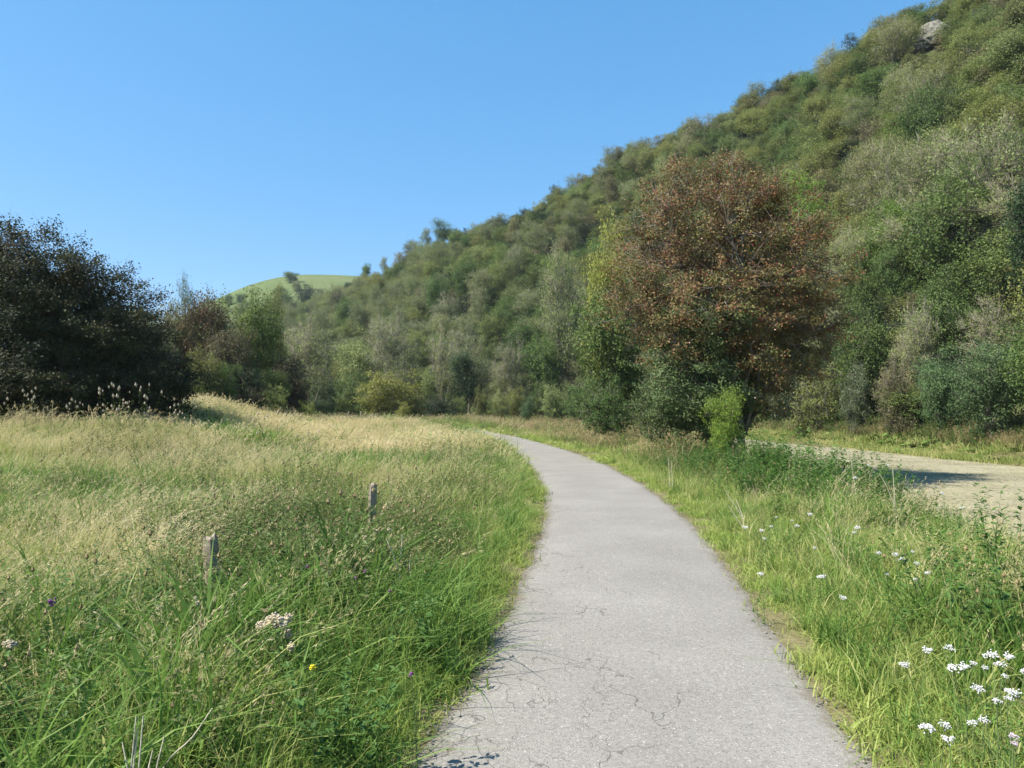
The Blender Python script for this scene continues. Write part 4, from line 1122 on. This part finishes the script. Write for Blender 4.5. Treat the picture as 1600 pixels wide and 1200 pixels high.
    for ki, k in enumerate(keys):
        m = (ch == ki) & (tot > 1e-5)
        if k in ('weed', 'nettle', 'fluff', 'butter') :
            m &= r.rand(n) < (.6 if not farb else .9)
        if k in ('weed', 'nettle') : m &= rim > .35
        if not m.any(): continue
        q = hs[m] * r.uniform(.75, 1.25, m.sum())
        if k == 'short': q = sc * r.uniform(.7, 1.3, m.sum()) * np.where(farb, 1.8, 1.0)
        if k == 'nettle': q = q * np.where(left[m], .62, 1.0)
        if k == 'lush': q = q * np.where(y[m] > 22, 1.3, 1.0)
        wsc = q * np.where(farb & (k in ('lush', 'short', 'weed', 'nettle')), 1.6, 1.0)
        if k in ('straw', 'strawf'): q = q * np.where(left[m], .8, 1.0)
        wsc = np.maximum(wsc, .75)
        acc[k].append(np.stack([x[m], y[m], z[m] - .02, r.normal(size=m.sum()) * .10, r.normal(size=m.sum()) * .10, r.uniform(-1.7, 1.7, m.sum()) if k in ('straw', 'strawf', 'field', 'fieldf') else r.rand(m.sum()) * 6.28, wsc, wsc, q, r.rand(m.sum())], 1))

rb = np.random.RandomState(301); nb_ = 5200
yb = 12 + 60 * rb.rand(nb_); e2b = np.interp(yb, E2Y, E2X); ub = rb.rand(nb_) ** 1.1; xb = e2b - .7 + .5 * vnoise(yb, yb, 2, 3) + 5.5 * ub
zb = gh(xb, yb)
front = ub < .28
kb = np.where(front, np.where(rb.rand(nb_) < .5 * (vnoise(xb, yb, 2.5, 5) > .4), 0, 1), 1 + rb.randint(0, 4, nb_)); kb = np.minimum(kb, 4)
for ki, (k, lo, hi) in enumerate([('butter', .38, .62), ('fieldf', .7, 1.1), ('nettle', .8, 1.4), ('weed', .9, 1.5), ('red', .7, 1.0)]):
    m = kb == ki; c = m.sum(); q = rb.uniform(lo, hi, c)
    acc[k].append(np.stack([xb[m], yb[m], zb[m] - .03, np.zeros(c), np.zeros(c), rb.rand(c) * 6.28, q * 1.2, q * 1.2, q, rb.rand(c)], 1))
INFO = {'lush': ('lush_grass', 'lush green grass tufts on the path verges and meadow', S_LUSH), 'short': ('short_verge_grass', 'short trodden grass fringing the tarmac path', S_SHORT),
        'mid': ('fresh_verge_grass', 'fresh light green grass of middling height beside the path', S_MID),
        'field': ('meadow_grass', 'mixed green and fading meadow grass', S_FIELD), 'fieldf': ('far_meadow_grass', 'mixed meadow grass farther off', S_FIELDF),
        'straw': ('dry_seeding_grass', 'tall straw-coloured seeding grass in the near meadow', S_STRAW), 'strawf': ('far_dry_grass', 'pale dry seeding grass across the far meadow', S_STRAWF),
        'weed': ('brown_headed_weeds', 'brown-headed knapweed-like weeds in the rough grass', S_WEED), 'nettle': ('leafy_green_weeds', 'leafy dark green weeds in thick stands', S_NETTLE),
        'fluff': ('fluffy_seeding_weeds', 'weeds topped with pale fluffy seed heads before the dark bush', S_FLUFF), 'butter': ('broad_leaved_ground_cover', 'bright broad-leaved plants on the far riverbank', S_BUTTER),
        'red': ('reddish_seeding_grass', 'reddish brown seeding grass right of the distant path', S_RED)}
for k, lst in acc.items():
    if not lst: continue
    A = np.concatenate(lst); nm, lb_, src = INFO[k]
    print(k, len(A))
    scatter(nm, lb_, src, A[:, :3], A[:, 3:6], A[:, 6:9], (A[:, 9] * len(src)).astype(int))

# loose stones and tufts on the riverbed
def pebble(seed):
    r = np.random.RandomState(seed); d = np.array([[1, 0, 0], [0, 1, 0], [-1, 0, 0], [0, -1, 0], [0, 0, .6], [0, 0, -.6], [.7, .7, .2], [-.7, .6, .3]])[:6]
    V = d * r.uniform(.7, 1.2, (6, 1)); tr = np.array([[0, 1, 4], [1, 2, 4], [2, 3, 4], [3, 0, 4], [1, 0, 5], [2, 1, 5], [3, 2, 5], [0, 3, 5]])
    return mk('pebble', V, [tr], [M['stone']], smooth=False)
M['stone'] = plain_mat('river_stone', (.25, .235, .185), .9, .3, 3)
r = np.random.RandomState(77); n = 26000
y = 8 + 55 * r.rand(n) ** 1.3; e1 = np.interp(y, E1Y, E1X); e2 = np.interp(y, E2Y, E2X); x = e1 - .4 + (e2 - e1 + .8) * r.rand(n)
s_ = .012 + .035 * r.rand(n) ** 3
scatter('riverbed_gravel', 'loose gravel strewn over the dry riverbed', [pebble(1), pebble(2), pebble(3)], np.stack([x, y, gh(x, y) + .003], 1), r.rand(n, 3) * [.3, .3, 6.28], np.stack([s_] * 3, 1), r.randint(3, size=n))
# grit and crumbs along the path edges
n = 5000; i = r.randint(20, 150, n); sd_ = r.choice([-1, 1], n)
pp = CL[i] + Nn[i] * (sd_ * (HW[i] - .02 - np.abs(r.normal(size=n)) * .07 + .04))[:, None] + T[i] * (r.rand(n) * .25)[:, None]
s_ = .003 + .008 * r.rand(n) ** 2
scatter('path_edge_grit', 'fine grit lying along the path edges', [pebble(4), pebble(5)], np.stack([pp[:, 0], pp[:, 1], np.full(n, .014)], 1), r.rand(n, 3) * [.5, .5, 6.28], np.stack([s_] * 3, 1), r.randint(2, size=n))

# ------------------------------------------------------------------ wooden posts
M['wood'] = bark_mat('weathered_wood', (.17, .13, .09), (.40, .335, .25), 14)
def post(px, ytop, d, w, label, lean=(0, 0), group=None):
    x = at(px, d); z0 = float(gh(x, d)[0]); h = EYE + (640 - ytop) / F * d - z0 + .2
    r = np.random.RandomState(int(px)); k = 10; lv = np.array([0, .3, .6, .8, .93, .98, 1.0]); sc = np.array([1, 1, .98, .97, .95, .86, .55])
    a = np.arange(k) * 2 * np.pi / k; V = []
    prof = 1 + .10 * r.normal(size=k) + .12 * np.abs(np.cos(2 * a))
    for t, s in zip(lv, sc):
        V.append(np.stack([np.cos(a) * w / 2 * s * prof + r.normal(size=k) * .002, np.sin(a) * w / 2 * s * prof, np.full(k, h * t) + (r.normal(size=k) * .012 if t > .9 else 0)], 1))
    V.append(np.array([[0, 0, h * 1.0]]))
    V = np.concatenate(V); n = len(lv); i = np.arange(n - 1)[:, None] * k + np.arange(k); j = np.arange(n - 1)[:, None] * k + (np.arange(k) + 1) % k
    q = np.stack([i, j, j + k, i + k], -1).reshape(-1, 4); b = (n - 1) * k
    tr = np.stack([b + np.arange(k), b + (np.arange(k) + 1) % k, np.full(k, n * k)], 1)
    o = link('wooden_post', mk('wooden_post', V, [q, tr], [M['wood']])); o.location = (x, d, z0 - .2); o.rotation_euler = (lean[0], lean[1], 0)
    tag(o, label, 'post', group); return o
post(338, 836, 5.7, .115, 'nearer weathered wooden post stub, leaning slightly in the weeds left of the path', (.03, -.02))
post(580, 756, 8.6, .09, 'second weathered post stub, farther off in the tall grass by the path', (-.02, .03))
post(545, 643, 60, .12, 'left one of two tiny pale fence posts at the far end of the meadow', group='far fence posts')
post(564, 643, 60, .12, 'right one of two tiny pale fence posts at the far end of the meadow', group='far fence posts')
post(584, 646, 60, .10, 'faint low fence post right of the two tiny far posts', group='far fence posts')

# ------------------------------------------------------------------ white yarrow on the right verge
M['petal'] = plain_mat('yarrow_white', (.60, .59, .57), .7, .08, 60)
M['petalpink'] = plain_mat('yarrow_pinkish', (.52, .42, .50), .7, .08, 60)
M['stalk'] = plain_mat('green_stalk', (.12, .17, .06), .7, .2, 30)
M['deadstalk'] = plain_mat('dead_stalk', (.52, .46, .34), .8, .2, 30)
M['knap'] = plain_mat('knapweed_purple', (.17, .07, .17), .7, .2, 60)
M['yellowp'] = plain_mat('yellow_petals', (.75, .6, .03), .6, .1, 60)
M['down'] = plain_mat('thistle_down', (.50, .42, .31), .9, .12, 50)
def oct_cloud(P, s, r):
    m = len(P); dirs = np.array([[1, 0, 0], [0, 1, 0], [-1, 0, 0], [0, -1, 0], [0, 0, 1.], [0, 0, -1.]])
    V = (P[:, None] + dirs[None] * np.reshape(s, (-1, 1, 1)) * r.uniform(.7, 1.2, (m, 6, 1))).reshape(-1, 3); o = np.arange(m)[:, None] * 6
    tr = np.concatenate([o + np.array([q]) for q in [[0, 1, 4], [1, 2, 4], [2, 3, 4], [3, 0, 4], [1, 0, 5], [2, 1, 5], [3, 2, 5], [0, 3, 5]]])
    return V, tr
def head_mesh(seed, R, mat):
    r = np.random.RandomState(seed); n = 46; a = r.rand(n) * 6.28; q = np.sqrt(r.rand(n)) * R * (1 + .25 * np.sin(a * 3 + seed))
    P = np.stack([np.cos(a) * q, np.sin(a) * q, .008 * r.normal(size=n) - .12 * q * q / R], 1)
    V, tr = oct_cloud(P, np.full(n, R * .17) * [1], r); return mk('flower_head', V, [tr], [mat], smooth=False)
HEADS = [head_mesh(i, .030, M['petal']) for i in range(4)] + [head_mesh(9, .024, M['petalpink'])]
def yarrow(heads, h, label, pink=False):
    """heads: photograph pixels of the flower heads, which stand at height h"""
    pos = []
    for (px, py) in heads:
        hz = h
        d = (EYE - hz - .05) * F / (py - 640); pos.append(np.array([at(px, d), d, hz + .05]))
    c = np.mean(pos, 0); z0 = float(gh(c[0], c[1])[0])
    o = empty('yarrow_plant', (c[0], c[1], z0)); tag(o, label, 'flower', 'white flowering yarrow on the right verge')
    paths = []; fork = np.array([.0, 0, h * .45])
    for k, p_ in enumerate(pos):
        q = p_ - np.array([c[0], c[1], z0]); b = np.array([random.uniform(-.04, .04), random.uniform(-.04, .04), -.02])
        paths.append((bez(b, fork + b + (q - fork) * .2, q, 7), np.linspace(.0028, .0016, 7)))
        hd = link('flower_head', HEADS[4] if pink else HEADS[random.randrange(4)], o); hd.location = q; hd.rotation_euler = (random.uniform(-.15, .15), random.uniform(-.1, .25), random.uniform(0, 6.28))
        s = random.uniform(.45, 1.0); hd.scale = (s, s, s)
        for m_ in range(3):
            e_ = q + np.array([random.uniform(-.018, .018), random.uniform(-.018, .018), -.002]); paths.append((np.array([q - [0, 0, .03], e_]), np.array([.0012, .001])))
    V, Q = tubes(paths, 4); link('stems', mk('stems', V, [Q], [M['stalk']], smooth=True), o)
    # feathery stem leaves
    r = np.random.RandomState(len(heads) * 7 + int(heads[0][0])); n = 60
    P = np.stack([r.normal(size=n) * .05, r.normal(size=n) * .05, r.uniform(0.02, h * .75, n)], 1)
    V, Q = leaves(P, r.normal(size=(n, 3)), r.uniform(.02, .05, n), r, .3)
    link('leaves', mk('leaves', V, [Q], [M['lush']], cv=r.rand(n)), o)
Yg = [([(1539, 1017), (1565, 1019), (1529, 1037), (1552, 1032)], .52, 'tallest cluster of white yarrow heads near the right edge of the photo'),
      ([(1481, 1037), (1510, 1030), (1496, 1034), (1475, 1007)], .5, 'white yarrow heads just left of the tallest cluster'),
      ([(1590, 1042), (1560, 1050)], .5, 'white yarrow heads cut by the right edge, above the lower cluster'),
      ([(1571, 1074), (1565, 1083), (1546, 1087), (1517, 1069)], .5, 'white yarrow cluster below the tallest one'),
      ([(1507, 1120), (1525, 1116)], .5, 'pair of white yarrow heads low at the right, below the clusters'),
      ([(1465, 1124), (1440, 1128)], .48, 'dim white yarrow pair left of the low pair'),
      ([(1471, 1145)], .45, 'single faint yarrow head under the low pair'),
      ([(1405, 1032), (1440, 1010)], .45, 'lone white yarrow heads between path edge and the big clusters'),
      ([(1427, 878), (1421, 860), (1424, 902)], .5, 'white yarrow plant with one head high and one low, in mid verge'),
      ([(1404, 871), (1394, 864), (1381, 894), (1368, 862), (1443, 892)], .5, 'spread of white yarrow heads in the middle of the right verge'),
      ([(1312, 930)], .4, 'single small white yarrow head halfway between path and mid clusters'),
      ([(1185, 894)], .35, 'single small yarrow head close to the path edge'),
      ([(1336, 823), (1331, 830)], .5, 'two small white heads in front of the yellowing weeds'),
      ([(1235, 812), (1210, 807), (1243, 820)], .45, 'loose group of tiny white heads below the dark nettle stand'),
      ([(1262, 802)], .45, 'single tiny white head right of the loose group'),
      ([(1203, 821), (1162, 822), (1187, 827), (1192, 840)], .42, 'tiny white heads nearest the bend of the path'),
      ([(1269, 854), (1279, 898)], .4, 'small whitish heads in brown weeds by the path'),
      ([(1355, 726), (1334, 746), (1385, 726)], .75, 'tall white umbels showing against the riverbed'),
      ([(1469, 770), (1498, 792)], .6, 'pale umbels near the riverbed shadow')]
for hds, h, lb_ in Yg: yarrow(hds, h, lb_)
yarrow([(1570, 1141), (1572, 1152)], .45, 'pinkish yarrow heads low at the right edge', True)

# thistles with down, left side
def thistle(px, py, d, heads, label, R=.028, H=None):
    z = EYE - (py - 640) / F * d; x = at(px, d); z0 = float(gh(x, d)[0])
    o = empty('thistle', (x, d, z0)); tag(o, label, 'thistle')
    r = np.random.RandomState(int(px)); paths = []
    for (hx, hy) in heads:
        q = np.array([(hx - px) / F * d, r.uniform(-.05, .05), z - z0 + (py - hy) / F * d]); paths.append((bez(np.array([0, 0, -.02]), np.array([q[0] * .2, 0, q[2] * .6]), q, 7), np.linspace(.005, .002, 7)))
        n = 70; P = r.normal(size=(n, 3)); P /= np.linalg.norm(P, axis=1)[:, None]; P *= (r.rand(n) ** .4 * R * .8)[:, None]; P[:, 2] *= 1.1; V, tr = oct_cloud(P, R * r.uniform(.12, .34, n), r)
        hd = link('seed_head', mk('seed_head', V, [tr], [M['down']], smooth=True), o); hd.location = q + np.array([0, 0, R * .5])
    V, Q = tubes(paths, 5); link('stem', mk('stem', V, [Q], [M['stalk']], smooth=True), o)
    n = 40; P = np.stack([r.normal(size=n) * .05, r.normal(size=n) * .05, r.uniform(.1, .9, n) * (z - z0)], 1); V, Q = leaves(P, r.normal(size=(n, 3)), r.uniform(.04, .11, n), r, .3)
    link('leaves', mk('leaves', V, [Q], [M['weedleaf']], cv=r.rand(n)), o)
thistle(440, 970, 3.9, [(418, 974), (428, 966), (440, 972), (436, 962), (452, 972), (456, 963), (446, 964), (411, 978), (452, 992), (463, 1006)], 'thistle with a clump of cream fluffy seed heads in the near left grass')
thistle(12, 1010, 3.6, [(6, 1002), (12, 1012), (30, 1006)], 'thistle with dull fluffy heads at the left edge')
thistle(600, 830, 6.6, [(592, 828), (600, 829), (610, 827), (560, 838), (572, 839)], 'thistle with small pale heads in weeds right of the two posts', R=.022)
thistle(310, 935, 4.2, [(306, 938), (312, 944)], 'small thistle with two pale heads above the dark weeds', R=.02)

# small purple knapweed flowers and one yellow flower
def small_flower(px, py, d, mat, label, cat, name, R=.010):
    z = EYE - (py - 640) / F * d; x = at(px, d); z0 = float(gh(x, d)[0]); o = empty(name, (x, d, z0)); tag(o, label, cat)
    r = np.random.RandomState(int(px + py)); n = 14; P = r.normal(size=(n, 3)) * R * .45; V, tr = oct_cloud(P, np.full(n, R * .5), r)
    hd = link('flower_head', mk('flower_head', V, [tr], [M[mat]]), o); hd.location = (0, 0, z - z0)
    V, Q = tubes([(bez(np.array([.03, .02, -.02]), np.array([.02, 0, (z - z0) * .6]), np.array([0, 0, z - z0]), 7), np.linspace(.003, .0016, 7))], 4)
    link('stem', mk('stem', V, [Q], [M['stalk']], smooth=True), o)
small_flower(558, 900, 4.6, 'knap', 'purple knapweed bloom lowest of those left of the path', 'flower', 'knapweed')
small_flower(572, 890, 4.7, 'knap', 'purple knapweed bloom just above the lowest one', 'flower', 'knapweed')
small_flower(483, 883, 4.8, 'knap', 'purple knapweed bloom farthest left among the dark weeds', 'flower', 'knapweed')
small_flower(88, 938, 4.0, 'knap', 'dark purple thistle bloom in the straw near the left edge', 'flower', 'knapweed', .02)
small_flower(611, 920, 4.3, 'knap', 'dull purple seed head near the path verge', 'flower', 'knapweed')
small_flower(491, 1036, 3.2, 'yellowp', 'single tiny yellow buttercup in the near left grass', 'flower', 'buttercup', .012)
small_flower(645, 1047, 3.3, 'knap', 'faded pink clover head low beside the path edge', 'flower', 'clover', .012)

# two leafy weeds leaning over the path edge, whose shade falls on the tarmac
for (x_, y_, lb_) in [(-.80, 3.25, 'leafy weed near the bottom of the photo, its shade falling on the path corner'), (-.62, 4.55, 'leafy weed leaning from the verge where cracks begin, its shade on the path')]:
    o_ = empty('leafy_weed', (x_, y_, float(gh(x_, y_)[0])), 1.0 + x_); tag(o_, lb_, 'weed')
    link('foliage', S_NETTLE[0] if y_ < 4 else S_NETTLE[1], o_); o_.scale = (.8, .8, .78)
# dead stalks
def stalks(px, d, lst, label, r0=.004, name='dead_stalks'):
    x = at(px, d); z0 = float(gh(x, d)[0]); o = empty(name, (x, d, z0)); tag(o, label, 'dead plant')
    for pts in lst:
        P = np.array([[(a - px) / F * d, 0, EYE - (b - 640) / F * d - z0] for a, b in pts]); P[:, 1] += np.linspace(0, .05, len(P))
        t = np.linspace(0, 1, len(P)); tt2 = np.linspace(0, 1, 12); Q = np.stack([np.interp(tt2, t, P[:, k]) for k in range(3)], 1)
        Q[1:-1] = (Q[:-2] + Q[1:-1] * 2 + Q[2:]) / 4
        V, Fq = tubes([(Q, np.linspace(r0, r0 * .55, 12))], 5); link('stalk', mk('stalk', V, [Fq], [M['deadstalk']], smooth=True), o)
stalks(220, 2.55, [[(206, 1330), (210, 1200), (211, 1120)], [(212, 1330), (213, 1200), (214, 1140)], [(216, 1330), (222, 1200), (222, 1120)], [(222, 1330), (206, 1200), (190, 1160)], [(240, 1330), (236, 1200), (238, 1172)], [(250, 1330), (248, 1200), (256, 1150)]],
       'bunch of upright pale dead stalks at the bottom left')
stalks(265, 2.5, [[(235, 1330), (255, 1200), (275, 1172), (300, 1155), (316, 1130), (330, 1108)]], 'single long pale dead stem arching right at the bottom left', .0035)
stalks(620, 5.6, [[(632, 920), (622, 885), (613, 862), (603, 842)], [(622, 885), (628, 862), (628, 835)], [(645, 905), (640, 885), (642, 865)]], 'forked dead stem standing in the verge left of the path', .005)
stalks(1150, 9.5, [[(1165, 850), (1160, 810), (1148, 790), (1134, 768)], [(1160, 810), (1150, 780)], [(1160, 825), (1138, 790)]], 'forked bleached dead stem below the nettle stand right of the path', .007)
stalks(1046, 14, [[(1046, 760), (1045, 735), (1044, 715)], [(1050, 760), (1049, 720)]], 'two bleached upright stems by the outer curve of the path', .006)
stalks(1395, 9.0, [[(1400, 860), (1397, 790), (1396, 732)], [(1420, 860), (1385, 760), (1375, 740)]], 'tall pale bare stems standing against the riverbed', .005)
stalks(1330, 11, [[(1340, 830), (1337, 780), (1330, 715)], [(1345, 830), (1350, 770), (1300, 742)]], 'brown dead umbel stems left of the riverbed shadow', .006)

# ------------------------------------------------------------------ thin summer haze in the valley
def haze():
    m = bpy.data.materials.new('haze'); m.use_nodes = True; nt = m.node_tree
    for n in list(nt.nodes): nt.nodes.remove(n)
    o = nt.nodes.new('ShaderNodeOutputMaterial'); v = nt.nodes.new('ShaderNodeVolumePrincipled')
    v.inputs['Density'].default_value = 0.00016; v.inputs['Color'].default_value = (.82, .90, 1, 1)
    nt.links.new(v.outputs[0], o.inputs['Volume'])
    x0, x1, y0, y1, z0, z1 = -1600, 1600, -400, 2600, -30, 128
    V = [(x, y, z) for z in (z0, z1) for y in (y0, y1) for x in (x0, x1)]
    me = bpy.data.meshes.new('haze'); me.from_pydata(V, [], [(0, 2, 3, 1), (4, 5, 7, 6), (0, 1, 5, 4), (2, 6, 7, 3), (0, 4, 6, 2), (1, 3, 7, 5)]); me.materials.append(m)
    tag(link('haze', me), 'thin summer haze filling the valley', kind='stuff')
haze()
